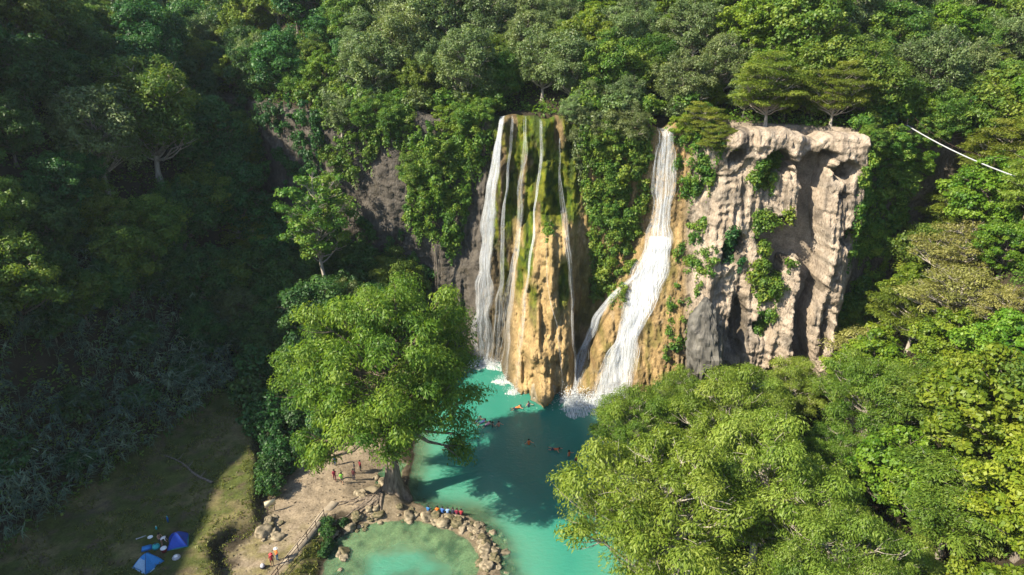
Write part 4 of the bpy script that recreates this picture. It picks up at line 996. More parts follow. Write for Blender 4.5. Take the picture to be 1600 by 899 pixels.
# cane thicket along the foot of the left hill
def canec(x, y, z):
    d = poly_sd(x, y, LHILL); return (d > 0.3) & (d < 15 + 3 * fbm(x * 0.15, y * 0.15, 0, 3, 81)) & (y < 101) & (y - yc(x) < -4) & (fbm(x * 0.2, y * 0.2, 1.0, 3, 83) > -0.28)
r, x, y, z = scatter_land(3000, canec, 402)
so = Soup()
for i in range(len(x)):
    h = r.uniform(3.2, 5.8); n = 6; t = np.linspace(0, 1, n)
    az = r.normal(-0.5, 0.9); lean = r.uniform(0.25, 0.75)
    dx, dy = math.cos(az), math.sin(az)
    P = np.stack([x[i] + dx * lean * h * t ** 2, y[i] + dy * lean * h * t ** 2, z[i] + h * (t - 0.28 * lean * t ** 2)], 1)
    V, F = tube(P, np.linspace(0.03, 0.012, n), 3); so.add(V, F, 0.75)
    k = 15; q = r.uniform(0.3, 1.0, k); c = np.stack([np.interp(q, t, P[:, j]) for j in range(3)], 1)
    d = np.stack([dx + r.normal(0, 0.7, k), dy + r.normal(0, 0.7, k), r.normal(-0.25, 0.45, k)], 1); d = unit(d)
    ln = r.uniform(0.7, 1.4, k)
    V, F = leaves(c + d * ln[:, None] * 0.45, r.normal(size=(k, 3)) * 0.5 + np.array([0, 0, 1.0]), ln, 0.11, d, fold=0.35, r=r)
    so.add(V, F, np.clip(0.42 + 0.35 * float(vnoise(x[i] * 0.25, y[i] * 0.25, 0, 99)) + r.normal(0, 0.15) + (0.4 if r.random() < 0.05 else 0) + r.normal(0, 0.15, k), 0, 1))
tag(obj('cane_thicket', so.mesh('cane_thicket'), M['cane']), 'thicket of arching blue-green cane along the shaded grass', 'cane', kind='stuff')

def grassc(x, y, z):
    t = poly_sd(x, y, TERR); g = poly_sd(x, y, [(-24.0, 40), (-23.7, 54), (-21.2, 62), (-19.6, 61), (-19.4, 56), (-19.2, 40)])
    edge = (np.abs(t) < 1.3) & (y < 84)
    return (((t > 0) & (fbm(x * 0.3, y * 0.3, 0, 3, 91) > -0.05)) | edge | (g > 0)) & (poly_sd(x, y, LHILL) < 0.5) & (z > 0.25) & (x < -18)
r, x, y, z = scatter_land(15000, grassc, 403)
x = np.repeat(x, 4) + r.normal(0, 0.12, len(x) * 4); y = np.repeat(y, 4) + r.normal(0, 0.12, len(y) * 4); z = terrain(x, y)
n = len(x); h = r.uniform(0.10, 0.42, n)
V, F = leaves(np.stack([x, y, z + h * 0.4], 1), np.stack([r.normal(0, 1, n), r.normal(0, 1, n), r.normal(0.5, 0.2, n)], 1), h, 0.09, np.stack([r.normal(0, 0.5, n), r.normal(0, 0.5, n), np.ones(n)], 1), r=r)
so = Soup(); so.add(V, F, np.clip(r.normal(0.5, 0.22, n), 0, 1))
tag(obj('grass', so.mesh('grass'), M['grass']), 'short grass tufts on the camp terrace and bank', 'grass', kind='stuff')
def litterc(x, y, z):
    return (x > -34) & (x < -13) & (y > 50) & (y < 80) & (z > 0.3) & (z < 3.2) & (fbm(x * 0.5, y * 0.5, 0, 3, 95) > -0.15)
r, x, y, z = scatter_land(3500, litterc, 404)
n = len(x)
V, F = leaves(np.stack([x, y, z + 0.06], 1), np.stack([r.normal(0, 0.35, n), r.normal(0, 0.35, n), np.ones(n)], 1), r.uniform(0.12, 0.42, n), r.uniform(0.07, 0.2, n), r=r)
so = Soup(); so.add(V, F, np.clip(r.normal(0.5, 0.25, n), 0, 1))
M['litter'] = leaf_mat('fallen leaves and stones', (0.035, 0.025, 0.016), (0.11, 0.08, 0.05), (0.26, 0.21, 0.15), transl=0.05)
tag(obj('leaf_litter', so.mesh('leaf_litter'), M['litter']), 'fallen leaves and small stones scattered over the sandy path', 'litter', kind='stuff')
# ------------------------------------------------------------------ bushes by the camp, path and shore
def zt(x, y): return float(terrain(np.array([x]), np.array([y]))[0])
def ordinal(objs, base, key=None):
    """same base label, told apart by their order in the photo from left to right"""
    objs = sorted(objs, key=key or (lambda o: proj(o.location.x, o.location.y, o.location.z)[0]))
    for i, o in enumerate(objs):
        o['label'] = base + ', ' + ('rightmost' if i == len(objs) - 1 and i > 0 else ORD[i] if i < len(ORD) else 'towards the right end')
bl = []
for (x, y, s) in ((-31.5, 76, 1.1), (-29.8, 72.5, 0.9), (-33.5, 79.5, 1.4), (-30.2, 80, 1.3), (-28.8, 66.8, 0.75), (-29.6, 69.6, 0.85), (-27.0, 79.5, 1.2), (-36.5, 84, 1.5), (-32, 85, 1.6), (-27, 85, 1.5), (-22.5, 82, 1.2),
                  (-38, 90, 1.7), (-32, 91, 1.8), (-25, 90, 1.6), (-19.5, 86, 1.2), (-18.5, 91, 1.4), (-18.5, 80.2, 0.8), (-28.3, 70.4, 0.7), (-27.8, 73.6, 0.8), (-26.0, 76.8, 0.8), (-23.6, 78.6, 0.9)):
    bl.append(place_tree('bush', x, y, 'x', 'dark bushes between terrace and path', s, leaf='leaf_deep', cat='bush'))
cb = [place_tree('bush', x, y, 'x', 'bushes in the cane', s, leaf='leaf_deep', cat='bush') for x, y, s in ((-50.5, 66, 0.9), (-52.5, 71.5, 1.2), (-48.5, 77, 1.0), (-51, 83, 1.3), (-46, 85.5, 1.0), (-55, 62.5, 1.1), (-45.5, 92, 1.1), (-56.5, 76, 1.3))]
ordinal(cb, 'dark leafy bush growing among the cane')
ordinal(bl, 'dark green bush on the bank between camp grass and sandy path')
bl = []
for (x, y, s) in ((-20.6, 60.6, 0.42), (-20.2, 59.2, 0.36), (-20.9, 61.7, 0.34), (-20.4, 57.9, 0.3), (-19.2, 62.3, 0.3)):
    bl.append(place_tree('bush', x, y, 'x', 'small bushes on the pool bank', s, leaf='leaf_deep', cat='bush'))
ordinal(bl, 'small leafy bush on the bank between railing and lower pool')
bl = []
for (x, y, s) in ((22.5, 88.0, 0.9), (24.5, 86.0, 1.1), (27.5, 84.0, 1.3), (24.0, 83.0, 1.1), (30.5, 85.5, 1.2), (34, 86, 1.0), (20.6, 86.5, 0.7), (38, 86, 1.0), (47.5, 86, 1.2), (45.5, 84, 1.1), (20.4, 82.5, 0.9), (49.0, 88.5, 1.2), (26.5, 87.5, 1.0)):
    bl.append(place_tree('bush', x, y, 'x', 'bushes at the foot of the tan cliff', s, leaf='leaf_vine' if x < 40 else 'leaf_yellow', cat='bush'))
ordinal(bl, 'light green bush at the foot of the tan cliff and right waterfall')
bl = []
for i, x in enumerate(np.concatenate([np.arange(-34, -2, 2.4), np.arange(9, 20.5, 2.2), np.arange(23.8, 29, 1.8), np.arange(45.5, 66, 2.2)])):
    s = rng.uniform(0.7, 1.25); y = float(yc(x)) + rng.uniform(0.0, 1.8)
    bl.append(place_tree('bush', float(x), y, 'x', 'bushes along the cliff rim', s, leaf=('leaf_mid', 'leaf_vine', 'leaf_olive')[i % 3] if x < 44 else ('leaf_yellow', 'leaf_vine')[i % 2], z=40.2, cat='bush'))
ordinal(bl, 'bush leaning over the cliff rim')
for o in bl: o['label'] = o['label'].replace('towards the right end', 'towards the right end')

# ------------------------------------------------------------------ rocks
import bmesh
def rock_mesh(seed, sub=3, rough=0.28, sq=0.35):
    bm = bmesh.new(); bmesh.ops.create_icosphere(bm, subdivisions=sub, radius=1.0)
    P = np.array([v.co[:] for v in bm.verts])
    n = fbm(P[:, 0] * 1.1 + seed * 7, P[:, 1] * 1.1, P[:, 2] * 1.1, 4, seed)
    m = np.max(np.abs(P), 1, keepdims=True)
    P = lerp(P, P / m * 0.8, sq) * (1 + rough * 1.6 * n + 0.22 * fbm(P[:, 0] * 3, P[:, 1] * 3 + seed, P[:, 2] * 3, 3, seed + 9))[:, None]
    for v, p in zip(bm.verts, P): v.co = p
    me = bpy.data.meshes.new('rock'); bm.to_mesh(me); bm.free()
    me.polygons.foreach_set('use_smooth', np.ones(len(me.polygons), bool))
    return me
RK = [rock_mesh(500 + i, 3, 0.34, 0.5) for i in range(9)]
for i_, m_ in enumerate(RK): m_.materials.append(M['boulder_moss'] if i_ % 3 == 1 else M['boulder'])
def rock(x, y, s, z=None, name='rock', sx=1.0, sy=1.0, sz=0.7, me=None):
    o = obj(name, me or RK[rng.integers(len(RK))])
    zz = max(zt(x, y), -0.5) if z is None else z
    o.location = (x, y, zz + s * sz * 0.25); o.scale = (s * sx, s * sy, s * sz); o.rotation_euler = (rng.normal(0, 0.2), rng.normal(0, 0.2), rng.uniform(0, 6.28))
    return o
def along(pts, n, spread):
    pts = np.array(pts, float); d = np.concatenate([[0], np.cumsum(np.hypot(*np.diff(pts, axis=0).T))]); t = rng.uniform(0, d[-1], n)
    return np.stack([np.interp(t, d, pts[:, 0]) + rng.normal(0, spread, n), np.interp(t, d, pts[:, 1]) + rng.normal(0, spread, n)], 1)
def rock_row(pts, n, spread, smin, smax, label, group):
    out = []
    for x, y in along(pts, n, spread):
        s = rng.uniform(smin, smax) * (0.5 + 0.9 * rng.random() ** 2)
        o = rock(float(x), float(y), s, sx=rng.uniform(0.8, 1.3), sy=rng.uniform(0.8, 1.2), sz=rng.uniform(0.5, 0.85)); tag(o, None, 'rock', group); out.append(o)
    ordinal(out, label)
rock_row([(-2.6, 60.6), (-2.3, 57.5), (-2.1, 54.5), (-1.8, 52)], 38, 0.85, 0.22, 0.75, 'pale rock in the dam running to the lower edge', 'rocks at the near end of the dam')
rock_row([(-5.6, 62.6), (-3.6, 61.6), (-2.6, 60.6)], 36, 0.8, 0.22, 0.7, 'pale rock at the bend of the rock dam', 'rocks at the bend of the dam')
rock_row([(-13.2, 64.2), (-10, 63.9), (-7.6, 63.5), (-5.8, 62.7)], 38, 0.6, 0.2, 0.6, 'mossy rock in the dam below the seated people', 'rocks below the seated people')
rock_row([(-20.6, 60.4), (-19.4, 62.2), (-17.6, 63.2), (-15.4, 64.0)], 38, 0.5, 0.22, 0.7, 'tan rock on the shore below the tree roots', 'rocks below the roots')
rock_row([(-18.6, 66.0), (-16.6, 68.4), (-16.8, 71)], 12, 0.5, 0.35, 0.9, 'rock beside the cypress trunk at the small inlet', 'rocks at the inlet')
rock_row([(-0.2, 62.4), (1.6, 62.8), (2.6, 60.4), (0.4, 58.5)], 9, 0.7, 0.2, 0.5, 'small rock just breaking the water beside the dam', 'rocks in the shallows')
rock_row([(-27.4, 62.0), (-26.2, 61.0), (-27.6, 59.6)], 14, 0.5, 0.25, 0.7, 'weathered tan rock at the edge of the sandy path', 'rocks by the path')
rock_row([(-19.2, 57.6), (-18.6, 56.2), (-18.8, 59.4)], 5, 0.4, 0.3, 0.6, 'pale rock at the left edge of the lower pool', 'rocks left of the lower pool')
rock_row([(18.8, 91.0), (19.5, 87.5), (18.4, 84.5)], 12, 0.6, 0.5, 1.1, 'tan boulder at the foot of the right waterfall', 'boulders by the right waterfall')
bm = bmesh.new(); bmesh.ops.create_icosphere(bm, subdivisions=5, radius=1.0)
P = np.array([v.co[:] for v in bm.verts]) * np.array([1.9, 1.9, 8.6]); P[:, :2] *= (1.15 - 0.045 * P[:, 2:3]); P[:, 0] += -0.10 * P[:, 2] + 0.3
dn_ = unit(P * np.array([1, 1, 0.12])); am = 1.1 * fbm(P[:, 0] * 0.5, P[:, 1] * 0.5, P[:, 2] * 0.22, 4, 541) + 0.6 * (1 - 2 * np.abs(fbm(P[:, 0] * 0.9, P[:, 1] * 0.9, P[:, 2] * 0.4, 4, 543)))
for v, p in zip(bm.verts, P + dn_ * am[:, None]): v.co = p
m_ = bpy.data.meshes.new('rock_outcrop'); bm.to_mesh(m_); bm.free()
o = obj('rock_outcrop', m_); o.location = (27.6, 87.6, 9.2)
o.data.materials.append(M['boulder_grey']); tag(o, 'dark grey jagged outcrop leaning at the left foot of the tan cliff', 'rock')
o = rock(4.6, 90.9, 1.0, z=0.6, name='boulder', me=rock_mesh(541, 4, 0.2, 0.2)); o.scale = (1.9, 1.8, 2.2); o.data.materials.append(M['boulder']); tag(o, 'pale tan boulder at the very foot of the tufa mound', 'rock')

# ------------------------------------------------------------------ walkway and railing
M['concrete'] = noisy_mat('pale concrete', (0.17, 0.14, 0.105), (0.30, 0.255, 0.20), 1.1, 0.9, 0.35)
M['iron'] = noisy_mat('rusty brown iron', (0.022, 0.013, 0.011), (0.05, 0.03, 0.025), 8, 0.6, 0.1)
RP = [(-21.5, 62.7), (-21.95, 60.9), (-22.45, 59.1), (-22.95, 57.4), (-23.45, 55.7), (-24.0, 54.0), (-24.5, 52.2)]
WK = np.array([(-20.6, 65.2), (-21.55, 62.7)] + RP[1:] + [(-25.4, 49.0)], float)
T_ = unit(np.gradient(WK, axis=0)); NL = np.stack([T_[:, 1], -T_[:, 0]], 1)     # towards the camp side
if NL[3, 0] > 0: NL = -NL
so = Soup(); zt_, zb_ = 1.31, 0.7
a_, b_2 = WK - NL * 0.12, WK + NL * 0.85
Vw = np.concatenate([np.c_[a_, np.full(len(WK), zt_)], np.c_[b_2, np.full(len(WK), zt_)], np.c_[a_, np.full(len(WK), zb_)], np.c_[b_2, np.full(len(WK), zb_)]])
n = len(WK); Fw = []
for i in range(n - 1):
    Fw += [[i, i + 1, n + i + 1, n + i], [2 * n + i, 2 * n + i + 1, i + 1, i], [n + i, n + i + 1, 3 * n + i + 1, 3 * n + i]]
so.add(Vw, Fw)
tag(obj('walkway', so.mesh('walkway'), M['concrete']), kind='structure')
rl = thing('railing', 'brown metal railing along the edge of the concrete walkway', 'railing', (-23, 57.5, zt_))
def local(o, P): return np.asarray(P, float) - np.array(o.location)
for x, y in RP:
    q = Soup(); V, F = tube(local(rl, [[x, y, zt_ - 0.2], [x, y, zt_ + 0.5], [x, y, zt_ + 1.05]]), 0.045, 6); q.add(V, F); obj('post', q.mesh('post', True), M['iron'], rl)
for h in (1.02, 0.55):
    q = Soup(); V, F = tube(local(rl, [[x, y, zt_ + h] for x, y in RP]), 0.04, 6); q.add(V, F); obj('rail', q.mesh('rail', True), M['iron'], rl)

# ------------------------------------------------------------------ sign, fallen trunk, pipe
M['wood'] = noisy_mat('weathered wood', (0.12, 0.085, 0.055), (0.24, 0.18, 0.12), 7, 0.85, 0.3)
M['board'] = plain('cream sign board', (0.62, 0.55, 0.38))
sx_, sy_ = -27.9, 63.6; sz_ = zt(sx_, sy_)
sg = thing('sign', 'cream board sign on two posts at the edge of the path', 'sign', (sx_, sy_, sz_), math.radians(35))
for dx in (-0.42, 0.42):
    q = Soup(); q.box((dx - 0.04, -0.04, -0.2), (dx + 0.04, 0.04, 1.75)); obj('post', q.mesh('post'), M['wood'], sg)
q = Soup(); q.box((-0.62, -0.075, 0.95), (0.62, -0.045, 1.7)); obj('panel', q.mesh('panel'), M['board'], sg)
q = Soup(); q.box((-0.66, -0.085, 1.7), (0.66, -0.035, 1.76)); q.box((-0.66, -0.085, 0.89), (0.66, -0.035, 0.95)); obj('frame', q.mesh('frame'), M['wood'], sg)['kind'] = 'stuff'

n = 14; t = np.linspace(0, 1, n)
lx = lerp(-44.2, -35.6, t) + 0.25 * np.sin(t * 5); ly = lerp(72.4, 66.9, t) + 0.2 * np.sin(t * 7); lz = terrain(lx, ly) + 0.12
q = Soup(); V, F = tube(np.stack([lx, ly, lz], 1), np.linspace(0.06, 0.17, n), 7); q.add(V, F)
for k in (3, 6, 10):
    V, F = tube([[lx[k], ly[k], lz[k]], [lx[k] + 0.3, ly[k] + 0.4, lz[k] + 0.25], [lx[k] + 0.4, ly[k] + 0.9, lz[k] + 0.4]], [0.06, 0.05, 0.02], 5); q.add(V, F)
tag(obj('fallen_trunk', q.mesh('fallen_trunk', True), M['bark']), 'thin pale fallen trunk lying across the shaded grass', 'log')  # darker bark colour carries the shade the trunk lies in

M['white_pipe'] = plain('white painted pipe', (0.32, 0.33, 0.35), 0.5)
A_, B_ = np.array([54.3, 94.6, 40.4]), np.array([58.2, 80.5, 37.4])
pp = thing('pipe', 'straight white pipe strung through the treetops on the right', 'pipe', tuple(A_))
def onp(t, up=0.0): return A_ + (B_ - A_) * t + np.array([0, 0, up - 1.2 * t * (1 - t)])
q = Soup(); V, F = tube([onp(v) - A_ for v in np.linspace(-0.05, 1.3, 14)], 0.08, 8); q.add(V, F); obj('tube', q.mesh('tube', True), M['white_pipe'], pp)
q = Soup(); V, F = tube([onp(v, 0.55 + 1.0 * (2 * v - 1) ** 2) - A_ for v in np.linspace(-0.05, 1.05, 12)], 0.03, 5); q.add(V, F); obj('cable', q.mesh('cable', True), M['iron'], pp)
for v in np.linspace(0.08, 0.92, 7):
    q = Soup(); V, F = tube([onp(v, -0.2) - A_, onp(v, 0.55 + 1.0 * (2 * v - 1) ** 2) - A_], 0.035, 5); q.add(V, F); obj('hanger', q.mesh('hanger'), M['iron'], pp)
for v in (-0.04, 1.29):
    p_ = onp(v); g = zt(p_[0], p_[1]); q = Soup(); V, F = tube([np.array([p_[0], p_[1], min(g - 0.5, p_[2] - 3)]) - A_, p_ + np.array([0, 0, 0.9]) - A_], 0.09, 7); q.add(V, F); obj('post', q.mesh('post'), M['wood'], pp)

# ------------------------------------------------------------------ tents and camp things
M['tent_a'] = plain('sky blue tent cloth', (0.035, 0.22, 0.55), 0.6); M['tent_b'] = plain('royal blue tent cloth', (0.02, 0.07, 0.42), 0.6)
M['tent_pale'] = plain('pale tent mesh', (0.26, 0.42, 0.60), 0.7); M['tent_teal'] = plain('teal ground sheet', (0.02, 0.18, 0.22), 0.7)
def tent(label, x, y, rz, w, h, mat, pale, sheet):
    z = zt(x, y); o = thing('tent', label, 'tent', (x, y, z), rz, 'tents on the camp grass')
    n = 25; u = np.linspace(-1, 1, n); U, Vv = np.meshgrid(u, u)
    m = np.maximum(np.abs(U), np.abs(Vv))
    Z = h * (1 - m ** 1.45) - 0.05 * h * np.sin(np.pi * m) * (1 - np.minimum(np.abs(U), np.abs(Vv)) / np.maximum(m, 1e-6)) * 1.6
    pin = 1 - 0.10 * (1 - np.minimum(np.abs(U), np.abs(Vv)) / np.maximum(m, 1e-6)) * m
    me = mesh_np('canopy', np.stack([U * pin * w / 2, Vv * pin * w / 2, Z + 0.02], -1).reshape(-1, 3), grid_faces(n, n), smooth=False)
    obj('canopy', me, mat, o)
    def surf(a, b):
        m_ = np.maximum(np.abs(a), np.abs(b)); k = 1 - np.minimum(np.abs(a), np.abs(b)) / np.maximum(m_, 1e-6)
        return np.stack([a * (1 - 0.1 * k * m_) * w / 2, b * (1 - 0.1 * k * m_) * w / 2, h * (1 - m_ ** 1.45) - 0.08 * h * np.sin(np.pi * m_) * k + 0.05], -1)
    b = np.linspace(-0.97, -0.42, 9); s = np.linspace(-0.86, 0.86, 9); S_, B2 = np.meshgrid(s, b)
    me = mesh_np('door_panel', (surf(S_ * np.abs(B2), B2) + np.array([0, -0.03, 0.02])).reshape(-1, 3), grid_faces(9, 9)); obj('door_panel', me, pale, o)
    for d in ((1, 1), (1, -1)):
        tt = np.linspace(-1, 1, 21); P = surf(tt * d[0], tt * d[1]); q = Soup(); V, F = tube(P + np.array([0, 0, 0.03]), 0.018, 5); q.add(V, F); obj('pole', q.mesh('pole', True), M['iron'], o)
    q = Soup(); q.box((-w / 2 * 1.06, -w / 2 * 1.06, -0.06), (w / 2 * 1.06, w / 2 * 1.06, 0.015)); obj('ground_sheet', q.mesh('ground_sheet'), sheet, o)
    return o
tent('sky-blue dome tent with pale door panel at the lower left', -37.2, 54.2, math.radians(-28), 2.1, 1.45, M['tent_a'], M['tent_pale'], M['tent_pale'])
tent('royal-blue dome tent in the shade behind the sky-blue tent', -35.6, 57.3, math.radians(20), 2.0, 1.3, M['tent_b'], M['tent_b'], M['tent_teal'])
def small(name, label, cat, x, y, parts, rz=0.0):
    z = zt(x, y); o = thing(name, label, cat, (x, y, z), rz)
    for pn, q, m in parts: obj(pn, q.mesh(pn, True), m, o)
    return o
def lathe(prof, seg=14):
    q = Soup(); th = np.linspace(0, 2 * np.pi, seg, endpoint=False); prof = np.array(prof, float)
    V = np.stack([prof[:, 0][:, None] * np.cos(th), prof[:, 0][:, None] * np.sin(th), np.repeat(prof[:, 1][:, None], seg, 1)], -1).reshape(-1, 3); F = []
    for i in range(len(prof) - 1):
        for j in range(seg): F.append([i * seg + j, i * seg + (j + 1) % seg, (i + 1) * seg + (j + 1) % seg, (i + 1) * seg + j])
    q.add(V, F); return q
MR = plain('dark red plastic', (0.22, 0.02, 0.03), 0.4); MW = plain('white plastic', (0.75, 0.76, 0.75), 0.4); MT = plain('turquoise cloth', (0.05, 0.42, 0.42)); MB = plain('blue plastic', (0.02, 0.13, 0.38), 0.4); MG = plain('grey cloth', (0.38, 0.37, 0.40)); MD = plain('dark cloth', (0.03, 0.03, 0.04))
small('cooler', 'dark red cooler with white lid between the two tents', 'cooler', -36.4, 55.9, [('tub', lathe([(0.0, 0), (0.27, 0.0), (0.31, 0.42), (0.30, 0.44)]), MR), ('lid', lathe([(0.33, 0.44), (0.33, 0.49), (0.24, 0.55), (0.0, 0.56)]), MW)])
q = Soup(); q.box((-0.5, -0.35, 0.0), (0.5, 0.35, 0.10)); q2 = Soup(); q2.box((-0.46, -0.3, 0.105), (0.4, 0.3, 0.2))
small('folded_mat', 'folded blue mat behind the sky-blue tent', 'mat', -38.4, 56.3, [('lower_fold', q, MB), ('upper_fold', q2, M['tent_a'])], 0.4)
small('bag', 'turquoise duffel bag next to the red cooler', 'bag', -37.4, 56.3, [('sack', lathe([(0.0, 0.0), (0.34, 0.03), (0.40, 0.2), (0.33, 0.42), (0.14, 0.52), (0.16, 0.6), (0.0, 0.6)]), MT), ('handle', lathe([(0.11, 0.58), (0.15, 0.66), (0.11, 0.72), (0.07, 0.66)]), MD)])
small('plate', 'white round plate on the shaded grass beside the camp', 'plate', -38.9, 58.0, [('rim', lathe([(0.0, 0.015), (0.13, 0.015), (0.15, 0.03), (0.27, 0.07), (0.28, 0.06), (0.14, 0.0), (0.0, 0.0)]), MW)])
q = Soup(); q.box((-0.5, -0.06, 0.0), (0.5, 0.06, 0.05)); q.box((-0.5, -0.09, 0.0), (-0.36, 0.09, 0.06))
tag(small('stick', 'pale flat stick lying beside the white plate', 'stick', -39.9, 58.0, [('shaft', q, MG)], 0.6))
q = Soup(); q.box((-0.07, -0.07, 0), (0.07, 0.07, 0.8))
small('bottle', 'tall blue bottle standing alone on the shaded grass', 'bottle', -38.1, 60.4, [('flask', lathe([(0, 0), (0.10, 0.01), (0.11, 0.5), (0.05, 0.62), (0.045, 0.72)]), MB), ('cap', lathe([(0.055, 0.72), (0.055, 0.8), (0, 0.8)]), MT)])
small('bottle', 'turquoise bottle lying near the white plate', 'bottle', -38.8, 59.2, [('flask', lathe([(0, 0), (0.09, 0.01), (0.10, 0.3), (0.04, 0.4)]), MT), ('cap', lathe([(0.05, 0.4), (0.05, 0.46), (0, 0.46)]), MW)])
small('clothes_pile', 'heap of pale clothes on the sunlit grass right of the tents', 'clothes', -34.7, 55.0, [('shirt', lathe([(0, 0), (0.45, 0.02), (0.38, 0.16), (0.2, 0.2), (0, 0.24)], 9), MG), ('towel', lathe([(0.2, 0.18), (0.26, 0.24), (0.1, 0.3), (0, 0.3)], 7), MW)])
small('backpack', 'grey and dark backpack on the ground by the walkway', 'backpack', -25.9, 54.9, [('pack', lathe([(0, 0), (0.22, 0.02), (0.26, 0.3), (0.18, 0.5), (0, 0.55)], 12), MG), ('pocket', lathe([(0.24, 0.05), (0.30, 0.12), (0.29, 0.26), (0.22, 0.3)], 12), MD)])

# ------------------------------------------------------------------ people
SKEL = {}
def S(**k): return k
BASE = dict(pelvis=(0, 0, .94), belly=(0, 0, 1.12), chest=(0, 0, 1.30), neck=(0, 0, 1.47), chin=(0, -.015, 1.55), crown=(0, 0, 1.68),
            shl=(.17, 0, 1.40), ell=(.24, .02, 1.12), wrl=(.25, -.06, .88), hal=(.25, -.09, .80), shr=(-.17, 0, 1.40), elr=(-.24, .02, 1.12), wrr=(-.25, -.06, .88), har=(-.25, -.09, .80),
            hil=(.10, 0, .90), knl=(.11, -.03, .50), anl=(.11, .02, .09), tol=(.11, -.15, .04), hir=(-.10, 0, .90), knr=(-.11, -.03, .50), anr=(-.11, .02, .09), tor=(-.11, -.15, .04))
POSE = {'stand': {},
        'walk': dict(knl=(.10, -.20, .53), anl=(.10, -.22, .10), tol=(.10, -.38, .06), knr=(-.10, .06, .49), anr=(-.10, .30, .14), tor=(-.10, .20, .04), ell=(.23, .14, 1.14), wrl=(.22, .12, .90), hal=(.22, .09, .83), elr=(-.23, -.10, 1.14), wrr=(-.22, -.24, .96), har=(-.21, -.29, .90)),
        'sit': dict(pelvis=(0, 0, .14), belly=(0, .03, .32), chest=(0, .0, .52), neck=(0, -.03, .69), chin=(0, -.06, .77), crown=(0, -.06, .90), shl=(.17, 0, .62), ell=(.25, -.10, .38), wrl=(.16, -.30, .36), hal=(.13, -.37, .36),
                    shr=(-.17, 0, .62), elr=(-.25, -.10, .38), wrr=(-.16, -.30, .36), har=(-.13, -.37, .36), hil=(.10, -.02, .13), knl=(.13, -.42, .36), anl=(.12, -.52, .05), tol=(.12, -.66, .03), hir=(-.10, -.02, .13), knr=(-.13, -.42, .36), anr=(-.12, -.52, .05), tor=(-.12, -.66, .03)),
        'bend': dict(belly=(0, -.10, 1.06), chest=(0, -.30, 1.12), neck=(0, -.46, 1.12), chin=(0, -.53, 1.08), crown=(0, -.65, 1.10), shl=(.17, -.38, 1.13), ell=(.2, -.42, .86), wrl=(.18, -.52, .64), hal=(.17, -.55, .57), shr=(-.17, -.38, 1.13), elr=(-.2, -.42, .86), wrr=(-.18, -.52, .64), har=(-.17, -.55, .57)),
        'wade': dict(ell=(.36, -.12, 1.24), wrl=(.52, -.26, 1.26), hal=(.58, -.31, 1.26), elr=(-.36, -.12, 1.24), wrr=(-.52, -.26, 1.26), har=(-.58, -.31, 1.26)),
        'swim': dict(pelvis=(0, .42, 1.20), belly=(0, .24, 1.24), chest=(0, .04, 1.28), neck=(0, -.10, 1.36), chin=(0, -.16, 1.41), crown=(0, -.22, 1.53), shl=(.17, -.02, 1.30), ell=(.36, -.16, 1.26), wrl=(.34, -.40, 1.26), hal=(.31, -.48, 1.26),
                     shr=(-.17, -.02, 1.30), elr=(-.36, -.10, 1.27), wrr=(-.52, -.26, 1.25), har=(-.58, -.32, 1.25), hil=(.10, .48, 1.18), knl=(.14, .86, 1.12), anl=(.12, 1.22, 1.20), tol=(.12, 1.36, 1.22), hir=(-.10, .48, 1.18), knr=(-.16, .84, 1.06), anr=(-.14, 1.18, 1.02), tor=(-.14, 1.32, 1.0))}
RAD = dict(pelvis=.145, belly=.135, chest=.155, neck=.06, chin=.085, crown=.085, shl=.072, ell=.047, wrl=.036, hal=.042, shr=.072, elr=.047, wrr=.036, har=.042, hil=.092, knl=.062, anl=.045, tol=.042, hir=.092, knr=.062, anr=.045, tor=.042)
EDG = [('pelvis', 'belly', 't'), ('belly', 'chest', 't'), ('chest', 'neck', 't'), ('neck', 'chin', 'h'), ('chin', 'crown', 'h')]
for s_ in 'lr':
    EDG += [('chest', 'sh' + s_, 't'), ('sh' + s_, 'el' + s_, 'u'), ('el' + s_, 'wr' + s_, 'f'), ('wr' + s_, 'ha' + s_, 'f'), ('pelvis', 'hi' + s_, 'l'), ('hi' + s_, 'kn' + s_, 'l'), ('kn' + s_, 'an' + s_, 'c'), ('an' + s_, 'to' + s_, 's')]
def body_mesh(pose):
    J = dict(BASE); J.update(POSE[pose]); names = list(J)
    me = bpy.data.meshes.new('skeleton'); me.from_pydata([J[k] for k in names], [(names.index(a), names.index(b)) for a, b, _ in EDG], [])
    o = bpy.data.objects.new('skeleton', me); C.objects.link(o)
    md = o.modifiers.new('skin', 'SKIN'); sv = me.skin_vertices[0].data
    for i, k in enumerate(names): sv[i].radius = (RAD[k], RAD[k] * (0.75 if k in ('chest', 'belly', 'pelvis') else 1.0)); sv[i].use_root = (k == 'pelvis')
    o.modifiers.new('sub', 'SUBSURF').levels = 1; o.modifiers['sub'].render_levels = 1
    dg = bpy.context.evaluated_depsgraph_get(); out = bpy.data.meshes.new_from_object(o.evaluated_get(dg))
    bpy.data.objects.remove(o); out.name = 'person'
    P = np.array([p.center[:] for p in out.polygons]); best = np.full(len(P), 1e9); reg = np.zeros(len(P), int)
    for i, (a, b, g) in enumerate(EDG):
        A2, B2 = np.array(J[a]), np.array(J[b]); d = B2 - A2; t = np.clip(((P - A2) @ d) / (d @ d), 0, 1); dist = np.linalg.norm(P - A2 - t[:, None] * d, axis=1) - (RAD[a] * (1 - t) + RAD[b] * t)
        k = dist < best; best[k] = dist[k]; reg[k] = i
    out.polygons.foreach_set('use_smooth', np.ones(len(out.polygons), bool))
    return out, [EDG[i][2] for i in reg], J
BODIES = {}
for p_ in POSE: BODIES[p_] = body_mesh(p_)
CM = {}
